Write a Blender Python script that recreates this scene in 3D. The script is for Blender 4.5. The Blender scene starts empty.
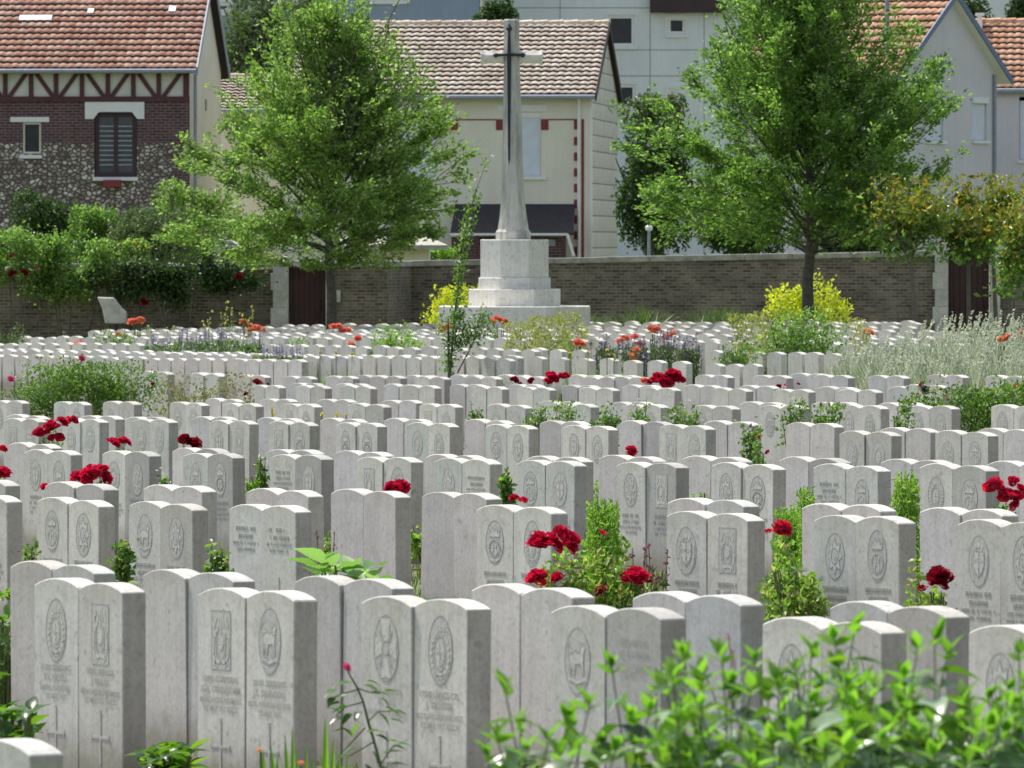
import bpy, bmesh, math, random
import numpy as np
from mathutils import Vector, Matrix
random.seed(7)
RS = np.random.RandomState(11)
sc = bpy.context.scene
COL = sc.collection
R = math.radians
PI = math.pi

# ------------------------------------------------------------------ camera model
F = 7700.0            # focal length in pixels (1024 wide)
HZ = 242.0            # image row of the level horizon
CAMZ = 2.27
SL = 0.024            # the cemetery ground rises gently towards +X
TH = R(57.0)          # yaw of the headstone rows
# the lawn dips very slightly between the front rows and the monument
_A = [0, 31, 42.5, 52.1, 62, 69.7, 78.3, 84, 91.3, 98.2, 105.9, 117, 123.5, 130, 141, 2000]
_B = [0, 30.2, 43.8, 57.8, 73.8, 87, 102, 106, 109, 112.5, 118, 124, 128, 133, 141, 2000]
def mapD(d): return float(np.interp(d, _A, _B))
def gz(x, y):
    return SL * x + 1.46 * (1 - max(y, 1.0) / float(np.interp(max(y, 1.0), _B, _A)))
def X_at(px, D): return (px - 512.0) / F * D
def Z_at(py, D): return CAMZ - D * (py - HZ) / F
def Drow(D0, px):     # depth where the ray of a pixel column meets the row through (0, D0)
    return mapD(D0) / (1 + (px - 512.0) / F * math.tan(TH))

# ------------------------------------------------------------------ mesh helpers
def link(name, me, mat=None, parent=None, loc=None, rotz=None):
    o = bpy.data.objects.new(name, me)
    COL.objects.link(o)
    if mat is not None and me is not None:
        for m in (mat if isinstance(mat, (list, tuple)) else [mat]):
            me.materials.append(m)
    if parent is not None: o.parent = parent
    if loc is not None: o.location = loc
    if rotz is not None: o.rotation_euler = (0, 0, rotz)
    return o
def tag(o, label=None, cat=None, group=None, kind=None):
    if label: o['label'] = label
    if cat: o['category'] = cat
    if group: o['group'] = group
    if kind: o['kind'] = kind
    return o
def root(name, label, cat, loc=(0, 0, 0), rotz=0.0, group=None):
    o = bpy.data.objects.new(name, None); COL.objects.link(o)
    o.empty_display_size = 0.1
    o.location = loc; o.rotation_euler = (0, 0, rotz)
    return tag(o, label, cat, group)

def np_mesh(name, V, Fc, smooth=False, mi=None):
    """V (n,3), Fc (m,k) all faces with k corners"""
    V = np.asarray(V, dtype=np.float32); Fc = np.asarray(Fc, dtype=np.int32)
    me = bpy.data.meshes.new(name)
    m, k = Fc.shape
    me.vertices.add(len(V)); me.vertices.foreach_set('co', V.ravel())
    me.loops.add(m * k); me.loops.foreach_set('vertex_index', Fc.ravel())
    me.polygons.add(m)
    me.polygons.foreach_set('loop_start', np.arange(0, m * k, k, dtype=np.int32))
    me.polygons.foreach_set('loop_total', np.full(m, k, dtype=np.int32))
    if smooth: me.polygons.foreach_set('use_smooth', np.ones(m, dtype=bool))
    if mi is not None: me.polygons.foreach_set('material_index', np.asarray(mi, dtype=np.int32))
    me.update(calc_edges=True); me.validate()
    return me

class MB:
    """collects polygons into one mesh"""
    def __init__(s): s.v = []; s.f = []; s.m = []
    def poly(s, pts, m=0):
        b = len(s.v); s.v.extend([tuple(p) for p in pts]); s.f.append(tuple(range(b, b + len(pts)))); s.m.append(m)
    def box(s, x0, x1, y0, y1, z0, z1, m=0):
        b = len(s.v)
        s.v += [(x0,y0,z0),(x1,y0,z0),(x1,y1,z0),(x0,y1,z0),(x0,y0,z1),(x1,y0,z1),(x1,y1,z1),(x0,y1,z1)]
        for f in ((0,3,2,1),(4,5,6,7),(0,1,5,4),(1,2,6,5),(2,3,7,6),(3,0,4,7)):
            s.f.append(tuple(b + i for i in f)); s.m.append(m)
    def beam(s, p, q, w, y0, y1, m=0):
        """bar in the local xz plane from p to q (x,z), width w, between y0 and y1"""
        d = Vector((q[0]-p[0], q[1]-p[1])); d.normalize(); n = Vector((-d.y, d.x)) * (w/2)
        c = [(p[0]-n.x, p[1]-n.y), (q[0]-n.x, q[1]-n.y), (q[0]+n.x, q[1]+n.y), (p[0]+n.x, p[1]+n.y)]
        b = len(s.v)
        s.v += [(a[0], y0, a[1]) for a in c] + [(a[0], y1, a[1]) for a in c]
        for f in ((0,1,2,3),(7,6,5,4),(0,4,5,1),(1,5,6,2),(2,6,7,3),(3,7,4,0)):
            s.f.append(tuple(b + i for i in f)); s.m.append(m)
    def prism(s, prof, y0, y1, m=0):
        """closed polygon in xz (counter clockwise seen from -y) extruded in y"""
        n = len(prof); b = len(s.v)
        s.v += [(p[0], y0, p[1]) for p in prof] + [(p[0], y1, p[1]) for p in prof]
        s.f.append(tuple(b + i for i in range(n))); s.m.append(m)
        s.f.append(tuple(b + n + i for i in reversed(range(n)))); s.m.append(m)
        for i in range(n):
            j = (i + 1) % n
            s.f.append((b + i, b + n + i, b + n + j, b + j)); s.m.append(m)
    def tube(s, pts, rad, n=6, m=0):
        pts = [Vector(p) for p in pts]
        if not isinstance(rad, (list, tuple)): rad = [rad] * len(pts)
        b = len(s.v); k = len(pts)
        for i, p in enumerate(pts):
            t = (pts[min(i+1, k-1)] - pts[max(i-1, 0)]).normalized()
            a = t.cross(Vector((0.13, 1, 0.07)))
            if a.length < 1e-3: a = t.cross(Vector((1, 0, 0)))
            a.normalize(); c = t.cross(a)
            for j in range(n):
                an = 2*PI*j/n
                q = p + (a*math.cos(an) + c*math.sin(an)) * rad[i]
                s.v.append((q.x, q.y, q.z))
        for i in range(k-1):
            for j in range(n):
                j2 = (j+1) % n
                s.f.append((b+i*n+j, b+i*n+j2, b+(i+1)*n+j2, b+(i+1)*n+j)); s.m.append(m)
        s.f.append(tuple(b+(k-1)*n+j for j in range(n))); s.m.append(m)
    def ring(s, prof, m=0, n=8, cx=0, cy=0, rot=0.0, sx=1, sy=1):
        """stack of n-gon rings: prof = [(radius, z)...]; capped"""
        b = len(s.v)
        for (r, z) in prof:
            for j in range(n):
                a = rot + 2*PI*j/n
                s.v.append((cx + r*sx*math.cos(a), cy + r*sy*math.sin(a), z))
        for i in range(len(prof)-1):
            for j in range(n):
                j2 = (j+1) % n
                s.f.append((b+i*n+j, b+i*n+j2, b+(i+1)*n+j2, b+(i+1)*n+j)); s.m.append(m)
        s.f.append(tuple(b+(len(prof)-1)*n+j for j in range(n))); s.m.append(m)
    def mesh(s, name, smooth=False, bevel=0.0, seg=1):
        me = bpy.data.meshes.new(name)
        me.from_pydata(s.v, [], s.f)
        me.polygons.foreach_set('material_index', np.array(s.m, dtype=np.int32))
        if bevel > 0:
            bm = bmesh.new(); bm.from_mesh(me)
            bmesh.ops.remove_doubles(bm, verts=bm.verts, dist=1e-5)
            ed = [e for e in bm.edges if len(e.link_faces) == 2 and e.calc_face_angle(0) > 0.5]
            bmesh.ops.bevel(bm, geom=ed, offset=bevel, segments=seg, affect='EDGES', profile=0.6)
            bm.to_mesh(me); bm.free()
        if smooth: me.polygons.foreach_set('use_smooth', np.ones(len(me.polygons), dtype=bool))
        me.update()
        return me
    def build(s, name, mat, parent=None, **k):
        loc = k.pop('loc', None)
        return link(name, s.mesh(name, **k), mat, parent, loc)

# ------------------------------------------------------------------ materials
def lin(c):
    return tuple(((x/255.0)/12.92 if x/255.0 <= 0.04045 else ((x/255.0+0.055)/1.055)**2.4) for x in c)
class NT:
    def __init__(s, name):
        s.mat = bpy.data.materials.new(name); s.mat.use_nodes = True
        s.t = s.mat.node_tree; s.n = s.t.nodes; s.l = s.t.links
        s.b = s.n['Principled BSDF']; s.out = s.n['Material Output']
    def new(s, t, **k):
        n = s.n.new(t)
        for a, b in k.items(): setattr(n, a, b)
        return n
    def co(s, kind='Object', scale=(1,1,1), rot=(0,0,0)):
        tc = s.new('ShaderNodeTexCoord'); mp = s.new('ShaderNodeMapping')
        mp.inputs['Scale'].default_value = scale; mp.inputs['Rotation'].default_value = rot
        s.l.new(tc.outputs[kind], mp.inputs['Vector']); return mp.outputs['Vector']
    def noise(s, vec, scale, detail=4, rough=0.6, dist=0.0):
        n = s.new('ShaderNodeTexNoise'); n.inputs['Scale'].default_value = scale
        n.inputs['Detail'].default_value = detail; n.inputs['Roughness'].default_value = rough
        n.inputs['Distortion'].default_value = dist
        s.l.new(vec, n.inputs['Vector']); return n.outputs['Fac']
    def ramp(s, fac, stops, interp='LINEAR'):
        r = s.new('ShaderNodeValToRGB'); r.color_ramp.interpolation = interp
        e = r.color_ramp.elements
        while len(e) > 2: e.remove(e[-1])
        while len(e) < len(stops): e.new(0.5)
        for i, (p, c) in enumerate(stops):
            e[i].position = p; e[i].color = (*c, 1) if len(c) == 3 else c
        s.l.new(fac, r.inputs['Fac']); return r.outputs['Color']
    def mix(s, fac, a, b, mode='MIX'):
        m = s.new('ShaderNodeMix', data_type='RGBA', blend_type=mode)
        for inp, v in ((m.inputs[0], fac), (m.inputs[6], a), (m.inputs[7], b)):
            if isinstance(v, (int, float)): inp.default_value = v
            elif isinstance(v, (tuple, list)): inp.default_value = (*v[:3], 1)
            else: s.l.new(v, inp)
        return m.outputs[2]
    def math(s, op, a, b=0.0):
        m = s.new('ShaderNodeMath', operation=op)
        for inp, v in ((m.inputs[0], a), (m.inputs[1], b)):
            if isinstance(v, (int, float)): inp.default_value = v
            else: s.l.new(v, inp)
        return m.outputs[0]
    def base(s, c):
        if isinstance(c, (tuple, list)): s.b.inputs['Base Color'].default_value = (*c[:3], 1)
        else: s.l.new(c, s.b.inputs['Base Color'])
    def bump(s, h, strength=0.3, dist=0.01):
        b = s.new('ShaderNodeBump'); b.inputs['Strength'].default_value = strength; b.inputs['Distance'].default_value = dist
        s.l.new(h, b.inputs['Height']); s.l.new(b.outputs['Normal'], s.b.inputs['Normal'])
    def rough(s, v): s.b.inputs['Roughness'].default_value = v

M = {}
def stone(name, c0, c1, stain, rnd='OBJECT', spread=0.16, stain_amt=0.5):
    t = NT(name); v = t.co('Object')
    if rnd == 'OBJECT':
        rv = t.new('ShaderNodeObjectInfo').outputs['Random']
    else:
        rv = t.new('ShaderNodeNewGeometry').outputs['Random Per Island']
    # offset the pattern from stone to stone
    cv = t.new('ShaderNodeCombineXYZ'); o1 = t.math('MULTIPLY', rv, 37.0); o2 = t.math('MULTIPLY', rv, 91.0)
    t.l.new(o1, cv.inputs[0]); t.l.new(o2, cv.inputs[2])
    va = t.new('ShaderNodeVectorMath', operation='ADD'); t.l.new(v, va.inputs[0]); t.l.new(cv.outputs[0], va.inputs[1])
    v2 = va.outputs[0]
    n1 = t.noise(v2, 3.0, 5, 0.6); n2 = t.noise(v2, 45.0, 3, 0.7); n3 = t.noise(v2, 9.0, 5, 0.7, 0.8)
    c = t.ramp(n1, [(0.3, c0), (0.7, c1)])
    c = t.mix(t.math('MULTIPLY', t.ramp(n3, [(0.48, (0,0,0)), (0.75, (1,1,1))]), stain_amt), c, stain)
    sp = t.ramp(n2, [(0.30, (0.80,0.80,0.78)), (0.55, (1.0,1.0,1.0))])
    c = t.mix(1.0, c, sp, 'MULTIPLY')
    # fine vertical rain streaks
    vs = t.new('ShaderNodeMapping'); vs.inputs['Scale'].default_value = (26, 26, 1.2); t.l.new(v2, vs.inputs['Vector'])
    ns = t.noise(vs.outputs['Vector'], 1.0, 4, 0.6)
    c = t.mix(1.0, c, t.ramp(ns, [(0.30, (0.88,0.88,0.86)), (0.58, (1,1,1))]), 'MULTIPLY')
    s_ = spread
    tone = t.ramp(rv, [(0.0, (1-s_, 1-s_*.98, 1-s_*.95)), (0.12, (1.03,1.02,.99)), (0.28, (1-s_*.42, 1-s_*.30, 1-s_*.28)), (0.42, (1.0,0.98,0.94)), (0.56, (1.05,1.045,1.03)), (0.70, (1-s_*.55, 1-s_*.58, 1-s_*.66)), (0.84, (0.98,0.99,1.0)), (1.0, (1-s_*.25, 1-s_*.27, 1-s_*.32))])
    c = t.mix(1.0, c, tone, 'MULTIPLY')
    sz = t.new('ShaderNodeSeparateXYZ'); t.l.new(v, sz.inputs[0])
    hgt = t.math('ADD', sz.outputs[2], t.math('MULTIPLY', t.math('SUBTRACT', n3, .5), .35))
    if stain_amt < .45:
        c = t.mix(t.ramp(hgt, [(0.02, (.75,.75,.75)), (0.20, (0,0,0))]), c, (0.22, 0.215, 0.14))
        c = t.mix(t.ramp(hgt, [(0.68, (0,0,0)), (0.86, (.34,.34,.34))]), c, (0.40, 0.375, 0.30))
    n5 = t.noise(v2, 16.0, 2, 0.5)
    c = t.mix(t.math('MULTIPLY', t.ramp(n5, [(0.63, (0,0,0)), (0.70, (1,1,1))]), .5), c, (0.30, 0.29, 0.24))
    t.base(c); t.rough(0.85)
    t.bump(n2, 0.35, 0.002)
    return t.mat
M['head'] = stone('headstone_stone', (0.62,0.61,0.58), (0.73,0.72,0.69), (0.40,0.38,0.325), 'OBJECT', 0.40, 0.44)
M['head_far'] = stone('headstone_stone_far', (0.58,0.565,0.53), (0.68,0.665,0.63), (0.40,0.38,0.325), 'ISLAND', 0.15, 0.3)
M['head_side'] = stone('headstone_side_shade', (0.47,0.445,0.395), (0.57,0.545,0.49), (0.32,0.295,0.235), 'OBJECT', 0.30, 0.42)  # side shade painted into the stone: darker and warmer than the fronts
M['cross_stone'] = stone('monument_stone', (0.76,0.74,0.68), (0.84,0.82,0.77), (0.44,0.42,0.36), 'OBJECT', 0.02, 0.5)
def shaft():
    t = NT('weathered_shaft_stone'); v = t.co('Object')
    n1 = t.noise(v, 2.5, 5, 0.7, 1.0); n2 = t.noise(v, 40, 3)
    vs = t.co('Object', (9, 9, 0.8)); ns = t.noise(vs, 1.0, 4, 0.7)
    c = t.ramp(n1, [(0.3, (0.68,0.665,0.60)), (0.7, (0.50,0.49,0.43))])
    c = t.mix(t.math('MULTIPLY', t.ramp(ns, [(0.47, (0,0,0)), (0.62, (1,1,1))]), 0.6), c, (0.20,0.21,0.175))
    c = t.mix(1.0, c, t.ramp(n2, [(0.3, (0.85,)*3), (0.55, (1,1,1))]), 'MULTIPLY')
    t.base(c); t.rough(0.9); t.bump(n2, 0.3, 0.004); return t.mat
M['shaft'] = shaft()
def plaster(name, c, amt=0.12):
    t = NT(name); v = t.co('Object'); n = t.noise(v, 0.7, 6, 0.7); n2 = t.noise(t.co('Object', (5, 5, .35)), 1.0, 5, 0.7); n3 = t.noise(v, 14, 3)
    k = t.ramp(n, [(0.3, tuple(x*(1-amt) for x in c)), (0.7, c)])
    k = t.mix(1.0, k, t.ramp(n2, [(0.32, (0.94,0.94,0.93)), (0.6, (1,1,1))]), 'MULTIPLY')
    k = t.mix(1.0, k, t.ramp(n3, [(0.3, (0.93,)*3), (0.6, (1,1,1))]), 'MULTIPLY')
    t.base(k); t.rough(0.92); t.bump(n3, 0.3, 0.01); return t.mat
def simple(name, c, rough=0.7, nscale=6.0, amt=0.25, metal=0.0, spec=0.5):
    t = NT(name); v = t.co('Object'); n = t.noise(v, nscale, 5, 0.65)
    lo = tuple(x*(1-amt) for x in c); hi = tuple(min(1, x*(1+amt*0.5)) for x in c)
    t.base(t.ramp(n, [(0.3, lo), (0.7, hi)])); t.rough(rough)
    t.b.inputs['Metallic'].default_value = metal
    t.b.inputs['Specular IOR Level'].default_value = spec
    return t.mat
M['engrave'] = simple('engraved_letter_shade', (0.44,0.43,0.40), 0.9, 60, 0.25)  # darker tone paints the shade of cut letters onto flat shapes
M['engrave_soft'] = simple('worn_engraving_shade', (0.51,0.50,0.47), 0.9, 60, 0.2)  # fainter painted shade for worn letters and crosses
M['badge_field_shade'] = simple('badge_field_shade', (0.56,0.55,0.515), 0.9, 70, 0.3)
M['badge_line_shade'] = simple('badge_line_shade', (0.47,0.46,0.43), 0.9, 60, 0.3)
M['badge_relief_light'] = simple('badge_relief_light', (0.65,0.64,0.60), 0.9, 60, 0.25)
M['bronze'] = simple('dark_bronze', (0.035,0.04,0.05), 0.5, 20, 0.3, 0.4)

def leafmat(name, cols, trans=0.5, rough=0.45, tcol=None, spec=0.5):
    """cols: list of linear colours spread over the leaves (random per island)"""
    t = NT(name); g = t.new('ShaderNodeNewGeometry')
    rv = g.outputs['Random Per Island']
    n = len(cols)
    c = t.ramp(rv, [((i/(n-1)) if n > 1 else 0, cc) for i, cc in enumerate(cols)])
    v = t.co('Object'); nn = t.noise(v, 1.3, 3)
    c = t.mix(1.0, c, t.ramp(nn, [(0.3, (0.78,0.8,0.78)), (0.7, (1.15,1.12,1.0))]), 'MULTIPLY')
    t.base(c); t.rough(rough); t.b.inputs['Specular IOR Level'].default_value = spec
    tr = t.new('ShaderNodeBsdfTranslucent')
    tc = t.mix(1.0, c, tcol or (1.2, 1.5, 0.75), 'MULTIPLY')
    t.l.new(tc, tr.inputs['Color'])
    mx = t.new('ShaderNodeMixShader'); mx.inputs[0].default_value = trans
    t.l.new(t.b.outputs[0], mx.inputs[1]); t.l.new(tr.outputs[0], mx.inputs[2])
    t.l.new(mx.outputs[0], t.out.inputs['Surface'])
    return t.mat
M['leaf_tree'] = leafmat('tree_leaves', [(0.10,0.165,0.05),(0.17,0.27,0.07),(0.26,0.38,0.10),(0.42,0.52,0.22)], 0.5, 0.38)
M['leaf_tree2'] = leafmat('tree_leaves_deep', [(0.085,0.155,0.045),(0.145,0.245,0.06),(0.22,0.35,0.08),(0.36,0.50,0.17)], 0.5, 0.38)
M['leaf_dark'] = leafmat('dark_leaves', [(0.02,0.05,0.012),(0.045,0.095,0.02),(0.075,0.14,0.03)], 0.35)
M['leaf_grey'] = leafmat('dull_leaves', [(0.07,0.11,0.045),(0.11,0.16,0.065),(0.16,0.20,0.10)], 0.4)
M['leaf_rose'] = leafmat('rose_leaves', [(0.06,0.13,0.025),(0.10,0.19,0.035),(0.17,0.27,0.055),(0.27,0.36,0.13)], 0.5, 0.35)
M['leaf_bright'] = leafmat('bright_feathery_leaves', [(0.16,0.28,0.04),(0.22,0.36,0.06),(0.30,0.44,0.09)], 0.55)
M['leaf_yellow'] = leafmat('golden_leaves', [(0.42,0.54,0.04),(0.60,0.70,0.05),(0.74,0.80,0.08)], 0.45, tcol=(1.25,1.2,0.5))
M['leaf_gold'] = leafmat('yellow_green_sprays', [(0.24,0.28,0.08),(0.38,0.37,0.11),(0.52,0.48,0.16)], 0.4)
M['leaf_brown'] = leafmat('browned_leaves', [(0.15,0.16,0.06),(0.25,0.23,0.10),(0.32,0.25,0.13),(0.17,0.23,0.07)], 0.4)
M['leaf_magnolia'] = leafmat('magnolia_leaves', [(0.12,0.20,0.04),(0.22,0.31,0.07),(0.34,0.38,0.08),(0.45,0.34,0.07),(0.18,0.28,0.06),(0.50,0.40,0.10)], 0.35, 0.22, tcol=(1.4,1.3,0.4), spec=0.35)
M['leaf_silver'] = leafmat('silvery_grass', [(0.13,0.22,0.09),(0.34,0.42,0.28),(0.60,0.63,0.54),(0.76,0.76,0.70)], 0.35, tcol=(1.1,1.15,0.95))
M['leaf_fore'] = leafmat('foreground_leaves', [(0.028,0.08,0.022),(0.05,0.13,0.03),(0.13,0.26,0.045)], 0.42, 0.27, tcol=(2.3,2.2,0.5))
M['leaf_blade'] = leafmat('blade_leaves', [(0.17,0.32,0.04),(0.24,0.42,0.06)], 0.55)
M['leaf_lawn'] = leafmat('lawn_blades', [(0.06,0.11,0.02),(0.10,0.16,0.03),(0.16,0.19,0.05)], 0.4)
M['lavender'] = leafmat('lavender_spikes', [(0.24,0.22,0.36),(0.32,0.30,0.46),(0.42,0.41,0.55)], 0.3, tcol=(1.1,1.0,1.2))
M['purple'] = leafmat('purple_spikes', [(0.15,0.11,0.26),(0.24,0.19,0.36)], 0.3, tcol=(1.1,1,1.2))
M['mauve'] = leafmat('mauve_spikes', [(0.20,0.04,0.11),(0.32,0.08,0.18)], 0.3, tcol=(1.2,1,1))
M['red'] = leafmat('red_petals', [(0.42,0.005,0.04),(0.60,0.01,0.07),(0.80,0.03,0.13)], 0.35, 0.6, tcol=(1.3,0.9,0.9), spec=0.25)
M['deepred'] = leafmat('deep_red_petals', [(0.22,0.003,0.02),(0.36,0.006,0.03)], 0.3, 0.6, tcol=(1.3,0.9,0.9), spec=0.25)
M['pink'] = leafmat('pink_petals', [(0.65,0.07,0.25),(0.8,0.14,0.35)], 0.35, 0.6, tcol=(1.2,0.9,0.9))
M['orange'] = leafmat('orange_petals', [(0.85,0.20,0.14),(0.9,0.32,0.21),(0.9,0.46,0.30)], 0.35, 0.6, tcol=(1.2,0.9,0.9))
M['peach'] = leafmat('peach_petals', [(0.8,0.32,0.16),(0.85,0.45,0.24)], 0.35, 0.6, tcol=(1.1,0.9,0.9))
M['white_petal'] = leafmat('white_petals', [(0.75,0.75,0.68),(0.8,0.8,0.75)], 0.35, 0.6, tcol=(1,1,1))
M['yellow_petal'] = leafmat('yellow_petals', [(0.7,0.6,0.03),(0.8,0.72,0.08)], 0.35, 0.6, tcol=(1,1,1))
M['stem'] = simple('green_stem', (0.10,0.13,0.04), 0.6, 20)
M['bark'] = simple('bark', (0.12,0.105,0.085), 0.9, 14, 0.5)
M['bark_light'] = simple('pale_bark', (0.17,0.15,0.12), 0.9, 14, 0.4)

def brickmat(name, c1, c2, mortar, bw, bh, msize=0.012, dirt=0.3, rough=0.9):
    t = NT(name)
    tc = t.new('ShaderNodeTexCoord'); sx = t.new('ShaderNodeSeparateXYZ'); t.l.new(tc.outputs['Object'], sx.inputs[0])
    cx = t.new('ShaderNodeCombineXYZ'); s = t.math('ADD', sx.outputs[0], sx.outputs[1])
    t.l.new(s, cx.inputs[0]); t.l.new(sx.outputs[2], cx.inputs[1])
    b = t.new('ShaderNodeTexBrick'); t.l.new(cx.outputs[0], b.inputs['Vector'])
    b.inputs['Scale'].default_value = 1.0; b.inputs['Mortar Size'].default_value = msize
    b.inputs['Brick Width'].default_value = bw; b.inputs['Row Height'].default_value = bh
    b.inputs['Color1'].default_value = (*c1, 1); b.inputs['Color2'].default_value = (*c2, 1); b.inputs['Mortar'].default_value = (*mortar, 1)
    n = t.noise(tc.outputs['Object'], 1.1, 6, 0.7); n2 = t.noise(tc.outputs['Object'], 25, 3)
    c = t.mix(1.0, b.outputs['Color'], t.ramp(n, [(0.3, (1-dirt,)*3), (0.7, (1.15,1.15,1.15))]), 'MULTIPLY')
    c = t.mix(1.0, c, t.ramp(n2, [(0.3, (0.75,)*3), (0.7, (1.2,)*3)]), 'MULTIPLY')
    t.base(c); t.rough(rough); t.bump(b.outputs['Fac'], -0.5, 0.01)
    return t.mat
M['wallbrick'] = brickmat('old_wall_brick', (0.11,0.082,0.06), (0.30,0.24,0.175), (0.30,0.265,0.21), 0.17, 0.062, 0.010, 0.55)
M['housebrick'] = brickmat('dark_house_brick', (0.075,0.034,0.042), (0.125,0.06,0.062), (0.21,0.17,0.17), 0.22, 0.075, 0.010, 0.25)
def rubble():
    t = NT('rubble_stone'); v = t.co('Object', (1, 1, 1.25))
    n0 = t.new('ShaderNodeTexNoise'); n0.inputs['Scale'].default_value = 5.0; t.l.new(v, n0.inputs['Vector'])
    vm = t.mix(0.12, v, n0.outputs['Color'])
    vo = t.new('ShaderNodeTexVoronoi'); vo.inputs['Scale'].default_value = 9.0; t.l.new(vm, vo.inputs['Vector'])
    ve = t.new('ShaderNodeTexVoronoi', feature='DISTANCE_TO_EDGE'); ve.inputs['Scale'].default_value = 9.0; t.l.new(vm, ve.inputs['Vector'])
    sep = t.new('ShaderNodeSeparateColor'); t.l.new(vo.outputs['Color'], sep.inputs[0])
    c = t.ramp(sep.outputs[0], [(0.0, (0.22,0.18,0.15)), (0.3, (0.34,0.29,0.24)), (0.55, (0.50,0.45,0.38)), (1.0, (0.80,0.75,0.67))])
    nn = t.noise(v, 18, 4)
    c = t.mix(1.0, c, t.ramp(nn, [(0.3, (0.6,)*3), (0.6, (1.1,)*3)]), 'MULTIPLY')
    e = t.ramp(ve.outputs['Distance'], [(0.05, (0,0,0)), (0.20, (1,1,1))])
    c = t.mix(e, (0.10,0.078,0.065), c)
    t.base(c); t.rough(0.9); t.bump(e, 0.8, 0.04); return t.mat
M['rubble'] = rubble()
def tilemat(name, cols, dark=0.3):
    t = NT(name); g = t.new('ShaderNodeNewGeometry')
    n = len(cols)
    c = t.ramp(g.outputs['Random Per Island'], [(i/(n-1), cc) for i, cc in enumerate(cols)])
    v = t.co('Object'); nn = t.noise(v, 0.7, 5, 0.7); n2 = t.noise(v, 16, 4, 0.7)
    c = t.mix(1.0, c, t.ramp(nn, [(0.3, (1-dark,)*3), (0.65, (1.1,)*3)]), 'MULTIPLY')
    c = t.mix(1.0, c, t.ramp(n2, [(0.35, (0.55,0.55,0.55)), (0.6, (1.1,)*3)]), 'MULTIPLY')
    t.base(c); t.rough(0.85); return t.mat
M['tile_red'] = tilemat('red_clay_tiles', [(0.52,0.24,0.16),(0.64,0.34,0.23),(0.74,0.48,0.35),(0.56,0.29,0.20)], 0.22)
M['tile_pale'] = tilemat('pale_weathered_tiles', [(0.58,0.46,0.35),(0.68,0.57,0.44),(0.78,0.69,0.56),(0.60,0.48,0.37)], 0.2)
M['tile_orange'] = tilemat('orange_clay_tiles', [(0.56,0.27,0.15),(0.66,0.36,0.21),(0.72,0.45,0.29)], 0.2)
M['dark_under'] = simple('underlay_and_lip_shade', (0.03,0.02,0.02), 0.9)
M['slate'] = simple('dark_lean_to_roof', (0.03,0.027,0.032), 0.7, 8, 0.4)
M['cream'] = plaster('cream_render', (0.80,0.76,0.61))
M['cream2'] = plaster('pale_cream_render', (0.82,0.79,0.66))
M['greyrender'] = plaster('grey_render', (0.68,0.665,0.69))
M['infill'] = simple('white_infill', (0.66,0.66,0.60), 0.9, 3, 0.12)
M['timber'] = simple('maroon_timber', (0.095,0.028,0.035), 0.7, 10, 0.3)
M['redbrick'] = simple('red_brick_trim', (0.24,0.045,0.045), 0.8, 20, 0.3)
M['white'] = simple('white_paint', (0.78,0.78,0.76), 0.6, 8, 0.08)
M['shutter'] = simple('pale_blue_shutter', (0.70,0.76,0.84), 0.6, 4, 0.08)
M['bluegrey'] = simple('blue_barge_board', (0.14,0.19,0.30), 0.6, 4, 0.15)
M['zinc'] = simple('zinc_gutter', (0.30,0.33,0.38), 0.5, 10, 0.2, 0.2)
M['stonewhite'] = simple('pale_dressed_stone', (0.60,0.585,0.52), 0.9, 6, 0.3)
M['coping'] = simple('weathered_coping', (0.42,0.405,0.34), 0.9, 5, 0.45)
M['door'] = simple('maroon_door_boards', (0.055,0.022,0.020), 0.7, 6, 0.3)
M['pane'] = simple('dark_window_glass', (0.03,0.035,0.045), 0.08, 3, 0.4)
M['pane_lit'] = simple('curtained_window_glass', (0.08,0.09,0.10), 0.12, 3, 0.3)
M['bluewall'] = plaster('blue_grey_cladding', (0.31,0.38,0.48))
M['aptwhite'] = plaster('pale_apartment_render', (0.82,0.86,0.84))
M['brownband'] = simple('brown_fascia', (0.06,0.035,0.04), 0.8, 2, 0.2)
M['joint'] = simple('panel_joint', (0.28,0.29,0.25), 0.9)
def siding():
    t = NT('grey_green_boards'); v = t.co('Object')
    sx = t.new('ShaderNodeSeparateXYZ'); t.l.new(v, sx.inputs[0])
    f = t.math('FRACT', t.math('MULTIPLY', sx.outputs[2], 1/0.42))
    e = t.ramp(f, [(0.0, (0.16,0.17,0.13)), (0.07, (0.20,0.21,0.17)), (0.10, (0.44,0.45,0.38)), (1.0, (0.50,0.51,0.44))])
    n = t.noise(v, 2, 4); c = t.mix(1.0, e, t.ramp(n, [(0.3, (0.85,)*3), (0.7, (1.08,)*3)]), 'MULTIPLY')
    t.base(c); t.rough(0.85); return t.mat
M['siding'] = siding()
def ground():
    t = NT('cemetery_ground'); v = t.co('Object')
    n1 = t.noise(v, 0.8, 5, 0.6); n2 = t.noise(v, 12, 5, 0.7)
    c = t.ramp(n1, [(0.3, (0.07,0.11,0.03)), (0.7, (0.13,0.16,0.05))])
    c = t.mix(t.ramp(n2, [(0.45, (0,0,0)), (0.65, (1,1,1))]), c, (0.17,0.15,0.09))
    t.base(c); t.rough(0.95); t.bump(n2, 0.6, 0.02); return t.mat
M['ground'] = ground()
M['soil'] = simple('bed_soil', (0.12,0.09,0.06), 0.95, 20, 0.5)
M['hill'] = simple('wooded_hill', (0.05,0.075,0.03), 0.95, 0.2, 0.5)

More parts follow.
